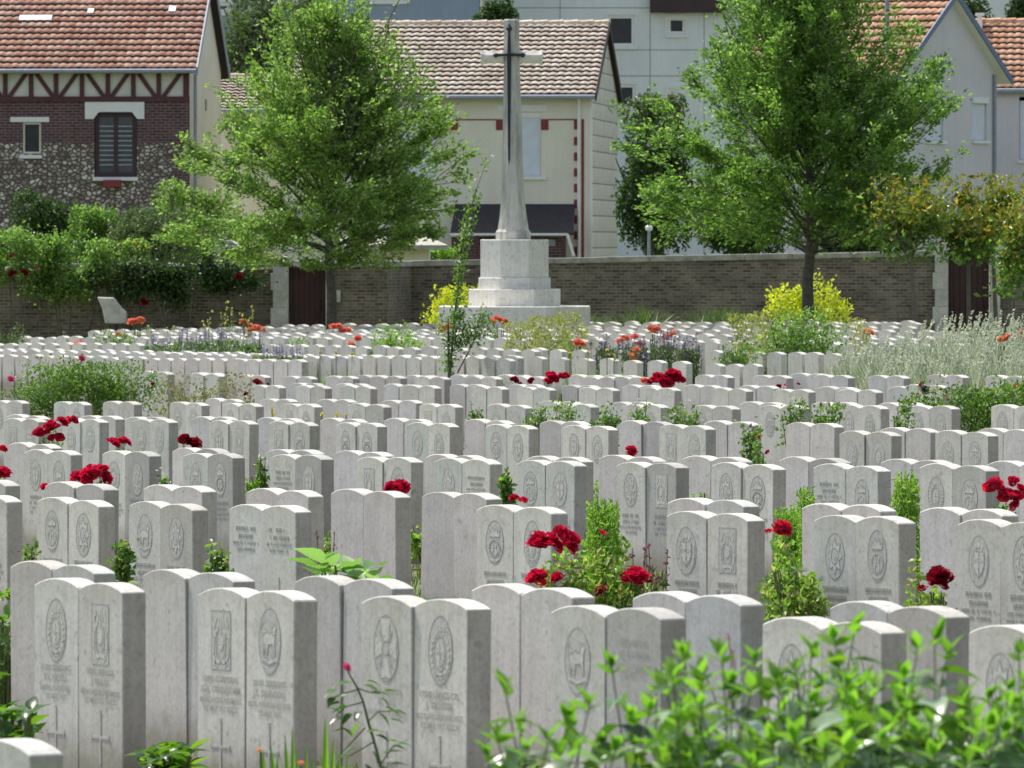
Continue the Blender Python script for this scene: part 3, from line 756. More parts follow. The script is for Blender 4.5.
def headstone(row, rown, kind, pi, si, x, y, z, fine):
    global CROSS
    o = bpy.data.objects.new('headstone', random.choice(SLABS)); COL.objects.link(o)
    o.location = (x, y, z)
    o.rotation_euler = (R(random.uniform(-.6, .6)), R(random.uniform(-.45, .45)), rot_row + R(random.uniform(-1.0, 1.0)))
    sp = SPECIAL.get((row, pi, si))
    b = sp[0] if sp else random.choice(BAD)
    half = 'left' if si == 0 else 'right'
    if kind == 'F':
        desc = (BADN[b] if b else 'text and no badge') if fine >= 1 else 'worn face'
        lab = 'headstone with %s, %s engraved row from the front, %s pair, %s stone' % (desc, rown, ORD[pi], half)
    else:
        lab = 'blank-backed headstone, %s plain row from the front, %s pair along, %s stone' % (rown, ORD[pi], half)
    tag(o, lab, 'headstone', 'paired white headstones')
    if kind != 'F' or fine <= 0: return o
    def child(name, me, dx=0, dz=0, dy=0):
        c = bpy.data.objects.new(name, me); COL.objects.link(c); c.parent = o; c.location = (SW/2 + dx, -dy, dz)
        if name == 'badge': c.scale = (random.uniform(.98, 1.14), 1, random.uniform(.98, 1.12))
    if b: child('badge', get_badge(b, random.randint(0, 3)), 0, 0.595 + random.uniform(-.01, .01), 0.0004)
    if fine >= 3:
        if sp and isinstance(sp[1], list): child('lettering', text_mesh(sp[1], 'engrave_soft' if pi == 2 and si == 0 else 'engrave'), dy=0.0004)
        else: child('lettering', WORN[random.randint(0, len(WORN)-1)], dy=0.0004)
        child('engraved_cross', CROSS, dy=0.0004)
    elif fine == 2:
        child('lettering', WORN[random.randint(0, len(WORN)-1)], dz=(0.25 if (sp and sp[1] == 'high') else 0), dy=0.0004)
        if sp and sp[1] == 'high': child('engraved_cross', CROSS, dz=.12, dy=0.0004)
    return o
for i in range(5): WORN.append(worn_lines(40+i))
CROSS = cross_mesh()
ROWS = [
 # name, kind, D0, fineness, [(left pixel column, crown row or None)]
 ('F1', 'F', 31.0, 3, [(33.5,576.5),(197,585),(361.5,593),(550,603),(762,615),(968,624)]),
 ('B1', 'B', 32.85, 0, [(10.5,560),(144,567),(295,573),(470,583),(633,590),(830,600)]),
 ('F2', 'F', 42.5, 2, [(-52,493),(37,497),(127.5,500.5),(228.5,503.5),(476,504),(667,509.5),(814,513.5),(956.5,518)]),
 ('B2', 'B', 44.7, 0, [(-50,477),(45.5,481),(142,484),(246,487),(331,488),(420.5,490),(668,497),(802,501.5),(920,506)]),
 ('F3', 'F', 52.1, 2, [(24,449),(101,450),(183,452),(270,453.5),(356,455.5),(434,457),(516,459),(616.5,460.5),(711,462),(814,463),(919.5,463)]),
 ('B3', 'B', 53.7, 0, [(8,442),(172,447),(265,448.5),(333,450),(425,453.5),(526,455),(598,454),(681,455),(779,456),(881,457.5),(986,460)]),
 ('F4', 'F', 62.0, 1, [(3.5,417.5),(62,418),(131,418),(209,419),(269,420.5),(335.5,421.5),(406.6,422),(485,423.5),(562.5,424),(659,424),(840,430),(935.5,430)]),
 ('B4', 'B', 63.6, 0, [(6,414),(80,415),(125,416),(192,416),(256.5,417),(320,417.5),(383.5,418),(464.5,419),(539,420),(620,420),(704.5,420.5),(785.5,421.5),(880,427),(977,427.5)]),
 ('F5', 'F', 69.7, 1, [(-8,400),(53.4,401),(103,401),(169,401.5),(222.4,402.5),(280.5,403),(348,403),(418.5,403),(487,403.5),(553,403.5),(621.5,404),(692,404.5),(759.5,404.5),(838,404.5),(907.5,404.5),(991,404.5)]),
 ('B5', 'B', 71.6, 0, [(205,398),(259,398.5),(317,399),(381,399.5),(539,400.5),(610,401),(739.5,401),(812,401.5),(877,402)]),
 ('F6', 'F', 78.3, 0, [(140,None),(190,None),(250.6,384.5),(296,385),(340,385),(403.5,384.7),(471,385.5),(517,386.5),(579.5,387),(640,387),(711,387.5),(773,388.5),(839,388.5),(905,None),(980,389)]),
 ('B6', 'B', 80.0, 0, [(290,382.5),(335,383),(383.5,383.7),(450,383.7),(508,384),(562,384.5),(622.5,384.5),(683,384.5),(739,385),(817,386),(889,386)]),
 ('F7', 'F', 84.0, 0, [(184,376),(237,375.6),(282.5,375.6),(325,375.6),(371,375.5),(415,375.8),(466,375.8),(512,376),(583,376),(612,376),(695,374.5),(752.5,374.5),(813,374.5),(868,374.8),(927,374),(986,375)]),
 ('B7', 'B', 85.3, 0, [(192,374.8),(355,374.6),(404,374.4),(450,374.4),(497,374.5),(568,374.5),(603,374.5),(790,373)]),
]
fcount = {'F': 0, 'B': 0}
n_stones = 0
for row, kind, D0, fine, prs in ROWS:
    rown = ORD[fcount[kind]]; fcount[kind] += 1
    for pi, (xl, yc) in enumerate(prs):
        D = Drow(D0, xl); x = X_at(xl, D); dz = 0.0
        if yc is not None: dz = max(-.15, min(.15, Z_at(yc, D) - SCR - gz(x, D)))
        for si in (0, 1):
            t = si*(SW + 0.004)
            headstone(row, rown, kind, pi, si, x + Ux*t, D + Uy*t, gz(x, D) + dz + random.uniform(-.003, .003), fine); n_stones += 1
# the single stone at the lower border of the picture
D = Drow(20.8, -36); xx = X_at(-36, D)
o = headstone('F0', 'nearest', 'B', 0, 1, xx, D, Z_at(741.5, D - .3) - SCR, 0)
o['label'] = 'single headstone cut off by the lower edge, only its bright arched top showing'
# two short rows that touch side by side, still single stones
def run(D0, px0, px1, pitch=0.40, jit=0.01):
    out = []; D = Drow(D0, px0); x = X_at(px0, D); y = D
    while True:
        p = x/y*F + 512
        if p > px1: break
        out.append((x, y)); s = pitch + random.uniform(-jit, jit); x += Ux*s; y += Uy*s
    return out
for i, (x, y) in enumerate(run(91.3, 232, 292)[:6]):
    o = bpy.data.objects.new('headstone', SLABS[i % 6]); COL.objects.link(o); o.location = (x, y, gz(x, y)); o.rotation_euler = (0, 0, rot_row)
    tag(o, 'small pale headstone in the short continuous row beside the lavender, %s from its left end' % ORD[i], 'headstone', 'paired white headstones')
# everything further back: one mass of stones
lo = slab('far_slab', w=.352, t=.105, bevel=0.0, n=6)
lv = np.array([v.co[:] for v in lo.vertices]); lf = [tuple(p.vertices) for p in lo.polygons]
FV = []; FF = []
def far_stone(x, y, z, rz):
    b = sum_n[0]; c, s = math.cos(rz), math.sin(rz)
    V = np.empty_like(lv); V[:, 0] = x + lv[:, 0]*c - lv[:, 1]*s; V[:, 1] = y + lv[:, 0]*s + lv[:, 1]*c; V[:, 2] = z + lv[:, 2]
    FV.append(V); FF.extend([tuple(b+i for i in f) for f in lf]); sum_n[0] += len(lv)
sum_n = [0]
FAR = [(91.3, -10, 229, .405), (97.0, -10, 505, .41), (98.4, -12, 505, .405), (98.2, 505, 690, .62), (98.2, 706, 718, .4), (98.2, 726, 752, .41),
       (105.6, -10, 520, .475), (105.9, 530, 690, .55), (105.9, 706, 712, .4), (105.9, 727, 735, .4), (105.9, 749, 754, .4), (105.9, 767, 772, .5), (105.9, 788, 792, .5), (105.9, 805, 809, .5), (105.9, 824, 1030, .55),
       (117.0, 18, 1030, .46), (118.6, 150, 1030, .66), (123.5, 90, 1030, .50), (125.0, 180, 1030, .75), (129.5, 88, 960, .50), (134.0, 140, 900, .55), (139.3, 250, 905, .56), (141.0, 560, 900, .7)]
for D0, a, b, pt in FAR:
    for i, (x, y) in enumerate(run(D0, a, b, pt, .012)):
        if pt > .43 and (i % 3 == 2) and pt < .6: x += Ux*.05; y += Uy*.05
        far_stone(x, y, gz(x, y) + random.uniform(-.015, .015), rot_row + R(random.uniform(-2, 2)))
me = bpy.data.meshes.new('distant_headstones'); me.from_pydata(np.concatenate(FV).tolist(), [], FF); me.update()
o = link('distant_headstones', me, M['head_far'])
tag(o, 'dense rows of small pale headstones filling the back of the cemetery', 'headstones', kind='stuff')

# ------------------------------------------------------------------ monument cross
DX = 137.0
sx = DX/F
def cross_monument():
    cx = X_at(514.5, DX); g = gz(cx, DX)
    r = root('stone_cross_monument', 'tall white stone cross with a bronze sword on a stepped octagonal base', 'monument', (cx, DX, 0))
    zz = lambda py: Z_at(py, DX)
    o8 = PI/8
    def oct_block(w, z0, z1, name, mat='cross_stone'):
        mb = MB(); rr = w/2/math.cos(o8)
        mb.ring([(rr, z0), (rr, z1-.012), (rr-.012, z1)], n=8, rot=o8)
        mb.build(name, M[mat], r)
    oct_block(151*sx, g-.3, zz(306), 'lower_step'); oct_block(91.5*sx, zz(306), zz(289), 'middle_step')
    oct_block(72*sx, zz(289)+.002, zz(277.5), 'upper_step'); oct_block(68*sx, zz(277.5)+.002, zz(239.5), 'plinth')
    k = 1/math.cos(o8)
    mb = MB(); mb.ring([(17.5*sx*k, zz(239.5)+.002), (17.5*sx*k, zz(232)), (15.5*sx*k, zz(229.5)), (14*sx*k, zz(220)), (12.2*sx*k, zz(204)), (11*sx*k, zz(190)), (8.0*sx*k, zz(65)), (7.7*sx*k, zz(20.5)), (6.5*sx*k, zz(19.5))], n=8, rot=o8, sy=.85)
    zb_ = zz(239.5)
    mb.v = [(v[0] - sx*(1.2 + 1.8*(v[2]-zb_)/(zz(20)-zb_)), v[1], v[2]) for v in mb.v]
    mb.build('shaft', M['shaft'], r)
    # arms: octagonal bars with a collar near the shaft and flared ends
    zc = zz(57.8)
    for s in (-1, 1):
        mb = MB(); b = len(mb.v); prof = [(7.3*sx, 5.6), (9.5*sx, 7.0), (11*sx, 5.6), (27*sx, 5.9), (30.5*sx, 7.6), (31*sx, 7.2)]
        for (xx, h) in prof:
            h *= sx
            for j in range(8):
                a = o8 + 2*PI*j/8; mb.v.append((s*xx - 2.8*sx, .85*h*k*math.cos(a), zc + h*k*math.sin(a)))
        for i in range(len(prof)-1):
            for j in range(8):
                j2 = (j+1) % 8; f = (b+i*8+j, b+i*8+j2, b+(i+1)*8+j2, b+(i+1)*8+j); mb.f.append(f if s < 0 else f[::-1]); mb.m.append(0)
        mb.f.append(tuple(b+(len(prof)-1)*8+j for j in range(8))); mb.m.append(0)
        mb.build('arm', M['cross_stone'], r)
    # sword, blade down
    sw = root('sword', None, None); sw.parent = r
    yb = -.85*8.6*sx - .02; dx = -5.4*sx
    mb = MB()
    za, zt = zz(55.5), zz(166); w = 2.2*sx
    yt = -.85*10.6*sx - .02
    for (p0, p1) in ((-w, 0), (0, w)):
        mb.poly([(dx+p0, yb-(.0 if p0 else .012), za), (dx+p1, yb-(.0 if p1 else .012), za), (dx+p1*.45, yt-(.0 if p1 else .012), zt+.12), (dx+p0*.45, yt-(.0 if p0 else .012), zt+.12)])
    mb.poly([(dx-w*.45, yt, zt+.12), (dx, yt, zt), (dx, yt-.012, zt+.12)]); mb.poly([(dx, yt, zt), (dx+w*.45, yt, zt+.12), (dx, yt-.012, zt+.12)])
    mb.poly([(dx-w, yb+.03, za), (dx-w*.45, yt+.03, zt+.12), (dx-w*.45, yt, zt+.12), (dx-w, yb, za)]); mb.poly([(dx+w, yb, za), (dx+w*.45, yt, zt+.12), (dx+w*.45, yt+.03, zt+.12), (dx+w, yb+.03, za)])
    mb.build('blade', M['bronze'], sw)
    mb = MB(); mb.tube([(dx-13*sx, yb-.01, za), (dx-6*sx, yb-.01, za+.008), (dx, yb-.01, za+.012), (dx+6*sx, yb-.01, za+.008), (dx+13*sx, yb-.01, za)], [.03, .024, .03, .024, .03], 8)
    for s in (-1, 1): mb.ring([(.005, za-.045), (.036, za-.025), (.046, za), (.036, za+.025), (.005, za+.045)], n=8, cx=dx+s*13.5*sx, cy=yb-.01)
    mb.build('guard', M['bronze'], sw)
    mb = MB(); mb.tube([(dx, yb-.01, za+.02), (dx, yb-.01, zz(40)), (dx, yb-.01, zz(31))], [.034, .028, .02], 8); mb.build('grip', M['bronze'], sw)
    zp = zz(28.5); mb = MB(); mb.ring([(.004, zp-.06), (.045, zp-.035), (.055, zp), (.03, zp+.04), (.004, zp+.09)], n=8, cx=dx, cy=yb-.01); mb.build('pommel', M['bronze'], sw)
    return r
cross_monument()
#--PART3--
M['leaf_host'] = leafmat('broad_pale_leaves', [(0.12,0.26,0.05),(0.20,0.36,0.09),(0.45,0.55,0.35)], 0.4, 0.4)
M['leaf_bush'] = leafmat('mixed_rose_foliage', [(0.10,0.20,0.035),(0.16,0.28,0.05),(0.26,0.38,0.08),(0.40,0.44,0.17),(0.34,0.26,0.12)], 0.55, 0.35)
M['leaf_gloss'] = leafmat('painted_gloss_leaves', [(0.10,0.22,0.06),(0.30,0.42,0.28),(0.50,0.60,0.50)], 0.3, 0.25)  # gloss highlights painted in as whitish leaf colours
M['plume'] = leafmat('pale_plumes', [(0.48,0.55,0.42),(0.62,0.67,0.55),(0.74,0.76,0.68)], 0.4, tcol=(1.0,1.02,.9))
# ------------------------------------------------------------------ cemetery wall
def wall_seg(px0, px1, D0, D1, y_top0, y_top1, label, group='brick cemetery wall', loc_label=None):
    """brick wall from column px0 (depth D0) to px1 (depth D1) with a stone coping"""
    xa, xb = X_at(px0, D0), X_at(px1, D1); za, zb = Z_at(y_top0, D0), Z_at(y_top1, D1)
    L = math.hypot(xb-xa, D1-D0); an = math.atan2(D1-D0, xb-xa)
    r = root('brick_wall', label, 'wall', (xa, D0, 0), an, group)
    hb = .135; mb = MB(); n = 1
    mb.prism([(0, -.3), (L, -.3), (L, zb-hb), (0, za-hb)], 0, .34); mb.build('wall_body', M['wallbrick'], r)
    mb = MB(); k = max(1, int(L/.9)); g = .006
    for i in range(k):
        a, b = L*i/k + (g if i else 0), L*(i+1)/k; z1, z2 = za+(zb-za)*a/L, za+(zb-za)*b/L; j = random.uniform(-.006, .006)
        mb.prism([(a, z1-hb+.002), (b, z2-hb+.002), (b, z2-.02+j), (a, z1-.02+j)], -.05, .39)
    mb.build('coping', M['coping'], r, bevel=.008)
    return r
wall_seg(-330, 273, 147, 147, 262.5, 262.5, 'dark brick cemetery wall overgrown by climbing roses, below the timber-framed house')
wall_seg(330, 387, 147, 147, 260.5, 260, 'short brick wall section beside the maroon door, ending in a corner')
wall_seg(387, 411, 147, 150, 260, 259.6, 'brick return stepping back from the corner beside the bright yellow shrub')
wall_seg(411, 935, 150, 150, 259.6, 249.5, 'long grey-brown brick wall with pale coping behind the stone cross')
wall_seg(1000, 1300, 150, 150, 249.5, 242, 'brick wall end right of the stone gateway under the small trees')
def gateway(px0, px1, dl, dr, D, ytop, label):
    xa, xb = X_at(px0, D), X_at(px1, D); da, db = X_at(dl, D), X_at(dr, D)
    r = root('gateway', label, 'gateway', (xa, D, 0)); z = Z_at(ytop, D)
    for a, b in ((0, da-xa), (db-xa, xb-xa)):
        mb = MB(); zz = -.3; i = 0
        while zz < z:
            h = .33; e = .045 if (i % 2 and b-a > .2) else 0
            mb.box(a + (-e if a == 0 else 0), b + (e if a > 0 else 0), -.07-.0*i, .40, zz, min(z, zz+h-.008)); zz += h; i += 1
        mb.build('post', M['stonewhite'], r, bevel=.006)
    mb = MB(); mb.box(da-xa-.02, db-xa+.02, -.04, .36, z-.12, z-.002); mb.build('lintel', M['stonewhite'], r, bevel=.006)
    mb = MB(); n = 7; w = (db-da-.02)/n
    for i in range(n): mb.box(da-xa+.01+i*w, da-xa+.01+(i+1)*w-.008, .10, .14, gz(xa, D)+.03, z-.125)
    mb.box(da-xa+.01, db-xa-.01, .142, .16, gz(xa, D)+.03, z-.125)
    d = mb.build('door', M['door'], r)
    mb = MB(); mb.tube([(db-xa-.10, .085, 1.0), (db-xa-.10, .05, 1.02), (db-xa-.10, .05, 1.12), (db-xa-.10, .085, 1.14)], .01, 5); mb.build('handle', M['bronze'], d)
gateway(273, 330, 288, 326, 146.9, 260.5, 'pale stone gateway with a closed maroon door behind the slender tree trunk')
gateway(935, 1000, 948, 990, 149.9, 243, 'pale quoined stone gateway with a dark door beneath the bronze-leaved trees')
# plaque beside the door
mb = MB(); D = 146.93; mb.box(X_at(336.5, D), X_at(340.5, D), D, D+.05, Z_at(302, D), Z_at(290, D))
tag(mb.build('wall_plaque', M['stonewhite'], bevel=.005), 'small pale rectangular plate fixed to the brick wall beside the maroon door', 'plaque')
mb = MB(); D = 145.6; q = [(97, 297), (113, 297.5), (121, 308), (126, 312), (126, 323.5), (105, 323.5), (102, 308)]
q = [(X_at(a, D), Z_at(b, D)) for a, b in q]; mb.prism([q[i] for i in (5, 4, 3, 2, 1, 0, 6)], D, D+.5)
tag(mb.build('stone_buttress', M['stonewhite'], bevel=.02), 'pale sloped stone block standing out from the overgrown dark wall', 'stone block')

# ------------------------------------------------------------------ house helpers
def wall_holes(mb, x0, x1, z0, z1, holes, y=0.0, rev=.14, m=0):
    xs = sorted({x0, x1, *[min(max(v, x0), x1) for h in holes for v in h[:2]]}); zs = sorted({z0, z1, *[min(max(v, z0), z1) for h in holes for v in h[2:]]})
    for a, b in zip(xs, xs[1:]):
        for c, d in zip(zs, zs[1:]):
            if b-a < 1e-5 or d-c < 1e-5: continue
            mx, mz = (a+b)/2, (c+d)/2
            if any(h[0] < mx < h[1] and h[2] < mz < h[3] for h in holes): continue
            mb.poly([(a, y, c), (b, y, c), (b, y, d), (a, y, d)], m)
    for h in holes:
        a, b, c, d = max(h[0], x0), min(h[1], x1), max(h[2], z0), min(h[3], z1)
        if b <= a or d <= c: continue
        mb.poly([(a, y, c), (a, y+rev, c), (a, y+rev, d), (a, y, d)][::-1], m); mb.poly([(b, y, c), (b, y+rev, c), (b, y+rev, d), (b, y, d)], m)
        if h[2] >= z0: mb.poly([(a, y, c), (b, y, c), (b, y+rev, c), (a, y+rev, c)], m)
        if h[3] <= z1: mb.poly([(a, y, d), (b, y, d), (b, y+rev, d), (a, y+rev, d)][::-1], m)
def tiles(parent, O, U, W, nu, nw, tw, course, mat, name='roof', seg=5, lift=.052, amp=.020):
    """courses of curved clay tiles: O eave start, U unit along eave, W unit up the slope"""
    O, U, W = Vector(O), Vector(U).normalized(), Vector(W).normalized(); N = U.cross(W).normalized()
    if N.z < 0: N = -N
    V = []; Fc = []; MI = []
    for j in range(nw):
        for i in range(nu):
            jt = random.uniform(-.006, .006); ln = course*1.12
            base = O + U*(i*tw) + W*(j*course + jt); b = len(V)
            for t, (w_, l_) in enumerate(((0.004, lift-.075), (0, lift), (ln, 0.002))):
                for k in range(seg+1):
                    f = k/seg; h = amp*math.sin(PI*min(1, f*1.25)) if f < .8 else -.006
                    p = base + U*(f*tw*.992) + W*w_ + N*(l_ + h*(1 if t else .6) + jt*.6)
                    V.append(p[:])
            for t in range(2):
                MI += [1 if t == 0 else 0]*seg  # tile lips coloured dark to paint the shadow under each course
                for k in range(seg):
                    Fc.append((b+t*(seg+1)+k, b+t*(seg+1)+k+1, b+(t+1)*(seg+1)+k+1, b+(t+1)*(seg+1)+k))
    me = np_mesh(name, V, Fc, mi=MI); return link(name, me, [M[mat], M['dark_under']], parent)
def slab_quad(mb, pts, th, m=0):
    p = [Vector(q) for q in pts]; n = (p[1]-p[0]).cross(p[3]-p[0]).normalized()*th
    if n.z < 0: n = -n
    lo = [q-n for q in p]; mb.poly(p, m); mb.poly(lo[::-1], m)
    for i in range(4): mb.poly([p[i], lo[i], lo[(i+1) % 4], p[(i+1) % 4]], m)
def gable_roof(r, x0, x1, y0, y1, ze, zr, mat, ov=.30, vg=.18, tw=.21, course=.30, barge='timber', ridge=True):
    ym = (y0+y1)/2; pit = math.atan2(zr-ze, ym-y0)
    ea = Vector((0, y0-ov, ze - ov*math.tan(pit))); L = math.hypot(ym-y0+ov, zr-ea.z)
    Wd = Vector((0, math.cos(pit), math.sin(pit)))
    nu = int(round((x1-x0+2*vg)/tw)); tw = (x1-x0+2*vg)/nu; nw = int(round(L/course)); course = L/nw
    rf = tiles(r, (x0-vg, ea.y, ea.z), (1, 0, 0), Wd, nu, nw, tw, course, mat)
    mb = MB(); slab_quad(mb, [(x0-vg+.02, ea.y+.03, ea.z-.02), (x1+vg-.02, ea.y+.03, ea.z-.02), (x1+vg-.02, ym, zr-.03), (x0-vg+.02, ym, zr-.03)], .06)
    slab_quad(mb, [(x1+vg, y1+ov, ea.z), (x0-vg, y1+ov, ea.z), (x0-vg, ym, zr+.02), (x1+vg, ym, zr+.02)], .10)
    mb.build('underlay', M['dark_under'], rf)
    if ridge:
        mb = MB(); n = int((x1-x0+2*vg)/.4)
        for i in range(n):
            a = x0-vg+(x1-x0+2*vg)*i/n; mb.tube([(a, ym, zr+.0), (a+(x1-x0+2*vg)/n*1.02, ym, zr+.012)], [.10, .115], 8)
        mb.build('ridge_tile', M[mat], rf)
    for s, xx in ((-1, x0-vg), (1, x1+vg)):
        mb = MB()
        for (ya, za, yb, zb) in ((ea.y, ea.z, ym, zr), (y1+ov, ea.z, ym, zr)):
            a = xx + (0.0 if s > 0 else -.035); pts = [(a, ya, za-.16), (a, yb, zb-.16), (a, yb, zb+.05), (a, ya, za+.05)]
            mb.poly(pts); q = [(p[0]+.035, p[1], p[2]) for p in pts]; mb.poly(q[::-1])
            for i in range(4): mb.poly([pts[i], q[i], q[(i+1) % 4], pts[(i+1) % 4]])
        mb.build('barge_board', M[barge], rf)
    mb = MB(); mb.tube([(x0-vg, ea.y-.05, ea.z-.05), (x1+vg, ea.y-.05, ea.z-.05)], .06, 8)
    mb.build('gutter', M['zinc'], rf)
    return rf
def sides(mb, x0, x1, y0, y1, ze, zr, m=0, right_only=False):
    ym = (y0+y1)/2
    for xx in ((x1,) if right_only else (x0, x1)):
        mb.poly([(xx, y0, -1), (xx, y1, -1), (xx, y1, ze), (xx, ym, zr-.08), (xx, y0, ze)], m)
    if not right_only: mb.poly([(x1, y1, -1), (x0, y1, -1), (x0, y1, ze), (x1, y1, ze)], m)
def window(r, x0, x1, z0, z1, y, frame='white', pane='pane', fw=.05, mull=1, name='window'):
    mb = MB(); mb.box(x0, x0+fw, y-.03, y+.03, z0, z1); mb.box(x1-fw, x1, y-.03, y+.03, z0, z1)
    mb.box(x0+fw, x1-fw, y-.028, y+.028, z0, z0+fw); mb.box(x0+fw, x1-fw, y-.028, y+.028, z1-fw, z1)
    for i in range(mull):
        xm = x0+(x1-x0)*(i+1)/(mull+1); mb.box(xm-fw*.5, xm+fw*.5, y-.026, y+.026, z0+fw, z1-fw)
    w = mb.build(name, M[frame], r)
    mb = MB(); mb.poly([(x0+fw*.5, y+.01, z0+fw*.5), (x1-fw*.5, y+.01, z0+fw*.5), (x1-fw*.5, y+.01, z1-fw*.5), (x0+fw*.5, y+.01, z1-fw*.5)])
    mb.build('pane', M[pane], w); return w
def shutter(r, x0, x1, z0, z1, y, mat='shutter', n=26):
    """rolled-down slatted blind in its frame"""
    mb = MB(); h = (z1-z0)/n
    for i in range(n): mb.prism([(x0, z0+i*h), (x1, z0+i*h), (x1, z0+(i+1)*h-.004), (x0, z0+(i+1)*h-.004)], y - .004*(i % 2), y+.03)
    return mb.build('shutter', M[mat], r)
HD = 200.0; HS = F/HD
def hz(py): return Z_at(py, HD)

# ---- timber-framed house
def house_timber():
    ph = R(3.5); X0 = X_at(190, HD)
    r = root('timber_framed_house', 'house with maroon timber framing, dark brick and rubble stone under a red tiled roof', 'house', (X0, HD, 0), -ph)
    lx = lambda px: (px-190)/HS/math.cos(ph)
    Wd = -13.0; dp = 8.2; ze, zr = hz(62), hz(62)+2.5
    w1 = (lx(94), lx(137), hz(177), hz(112)); w2 = (lx(22), lx(41), hz(154), hz(122)); holes = [w1, w2]
    mb = MB(); wall_holes(mb, Wd, lx(177), -1, hz(143), holes); mb.build('stone_wall', M['rubble'], r)
    mb = MB(); wall_holes(mb, Wd, 0, hz(143), hz(101), holes, y=-.02)
    wall_holes(mb, lx(177), 0, -1, hz(143), [], y=-.02)
    zq = -1.0; i = 0
    while zq < hz(147): mb.box(lx(177)-.12, lx(177), -.019, .0, zq, zq+.22); zq += .45
    mb.build('brick_wall', M['housebrick'], r)
    mb = MB(); wall_holes(mb, Wd, 0, hz(101), ze-.03, [], y=-.01); mb.build('infill', M['infill'], r)
    mb = MB(); sides(mb, Wd, 0, 0, dp, ze, zr); mb.build('gable_wall', M['cream'], r)
    mb = MB(); y0, y1 = -.065, -.0105
    mb.beam((Wd, hz(99)), (0, hz(99)), .13, y0-.006, y1); mb.beam((Wd, hz(66.5)), (0, hz(66.5)), .10, y0-.006, y1)
    for px in (-301, -275, -249, -224, -199, -173, -148, -123, -97.5, -72, -46.5, -21, 5, 31, 56, 82, 108, 133.5, 159): mb.beam((lx(px), hz(98)), (lx(px), hz(66.5)), .115, y0, y1)
    mb.beam((lx(186.5), hz(98)), (lx(186.5), hz(66.5)), .15, y0, y1)
    for c in (-275, -224, -173, -123, -72, -21, 31, 82, 133.5):
        for s in (-1, 1): mb.beam((lx(c+s*4), hz(72)), (lx(c+s*22.5), hz(97.5)), .105, y0+.01, y1)
    mb.beam((lx(182), hz(72)), (lx(163), hz(97.5)), .105, y0+.01, y1)
    mb.build('timber_frame', M['timber'], r)
    # large casement with chamfered lintel
    mb = MB(); mb.prism([(lx(85), hz(119)), (lx(93.5), hz(119)), (lx(99), hz(112)), (lx(132), hz(112)), (lx(137.5), hz(119)), (lx(144.5), hz(119)), (lx(144.5), hz(102)), (lx(85), hz(102))], -.05, -.0205)
    mb.build('lintel', M['white'], r)
    w = window(r, w1[0]+.01, w1[1]-.01, w1[2]+.01, w1[3]-.01, .08, 'brownband', 'pane_lit', .11, 1)
    mb = MB()
    for i in range(9):
        z = w1[2]+.30+i*.125; mb.box(w1[0]+.13, (w1[0]+w1[1])/2-.06, .055, .068, z, z+.035); mb.box((w1[0]+w1[1])/2+.06, w1[1]-.13, .055, .068, z, z+.035)
    mb.build('blind', M['zinc'], w)
    mb = MB(); mb.box(w1[0]-.03, w1[1]+.03, -.10, .05, w1[2]-.10, w1[2]-.002); mb.build('sill', M['white'], r, bevel=.01)
    mb = MB(); mb.box(lx(104), lx(122), -.30, -.105, hz(187), hz(180)); mb.build('flower_box', M['redbrick'], r, bevel=.01)
    mb = MB(); mb.box(lx(10), lx(49), -.05, -.0205, hz(122), hz(117)); mb.build('lintel', M['white'], r)
    window(r, w2[0]+.01, w2[1]-.01, w2[2]+.01, w2[3]-.01, .06, 'cream', 'pane', .05, 0)
    mb = MB(); mb.box(lx(19), lx(42), -.08, .04, hz(158.5), hz(155)); mb.build('sill', M['white'], r, bevel=.008)
    mb = MB(); mb.tube([(.09, .5, ze-.3), (.09, .45, -.5)], .045, 8); mb.build('downpipe', M['zinc'], r)
    mb = MB(); mb.box(.002, .03, 3.9, 4.2, ze-1.2, ze-.9); mb.build('vent', M['zinc'], r)
    rf = gable_roof(r, Wd, 0, 0, dp, ze, zr, 'tile_red', .32, .20, .21, .30, 'zinc')
    pit = math.atan2(zr-ze, dp/2); 
    for (a, b, c, d) in ((10, 43, 16, 21), (78, 84, 9, 13.5), (160, 167, 6.5, 12)):     # small roof lights and a vent
        zc = hz((c+d)/2); t = (zc - ze)/math.tan(pit); hh = (hz(c)-hz(d))/2/math.tan(pit)
        mb = MB(); slab_quad(mb, [(lx(a), t-hh, zc-hh*math.tan(pit)+.09), (lx(b), t-hh, zc-hh*math.tan(pit)+.09), (lx(b), t+hh, zc+hh*math.tan(pit)+.09), (lx(a), t+hh, zc+hh*math.tan(pit)+.09)], .08)
        mb.build('skylight', M['white'], r)
house_timber()

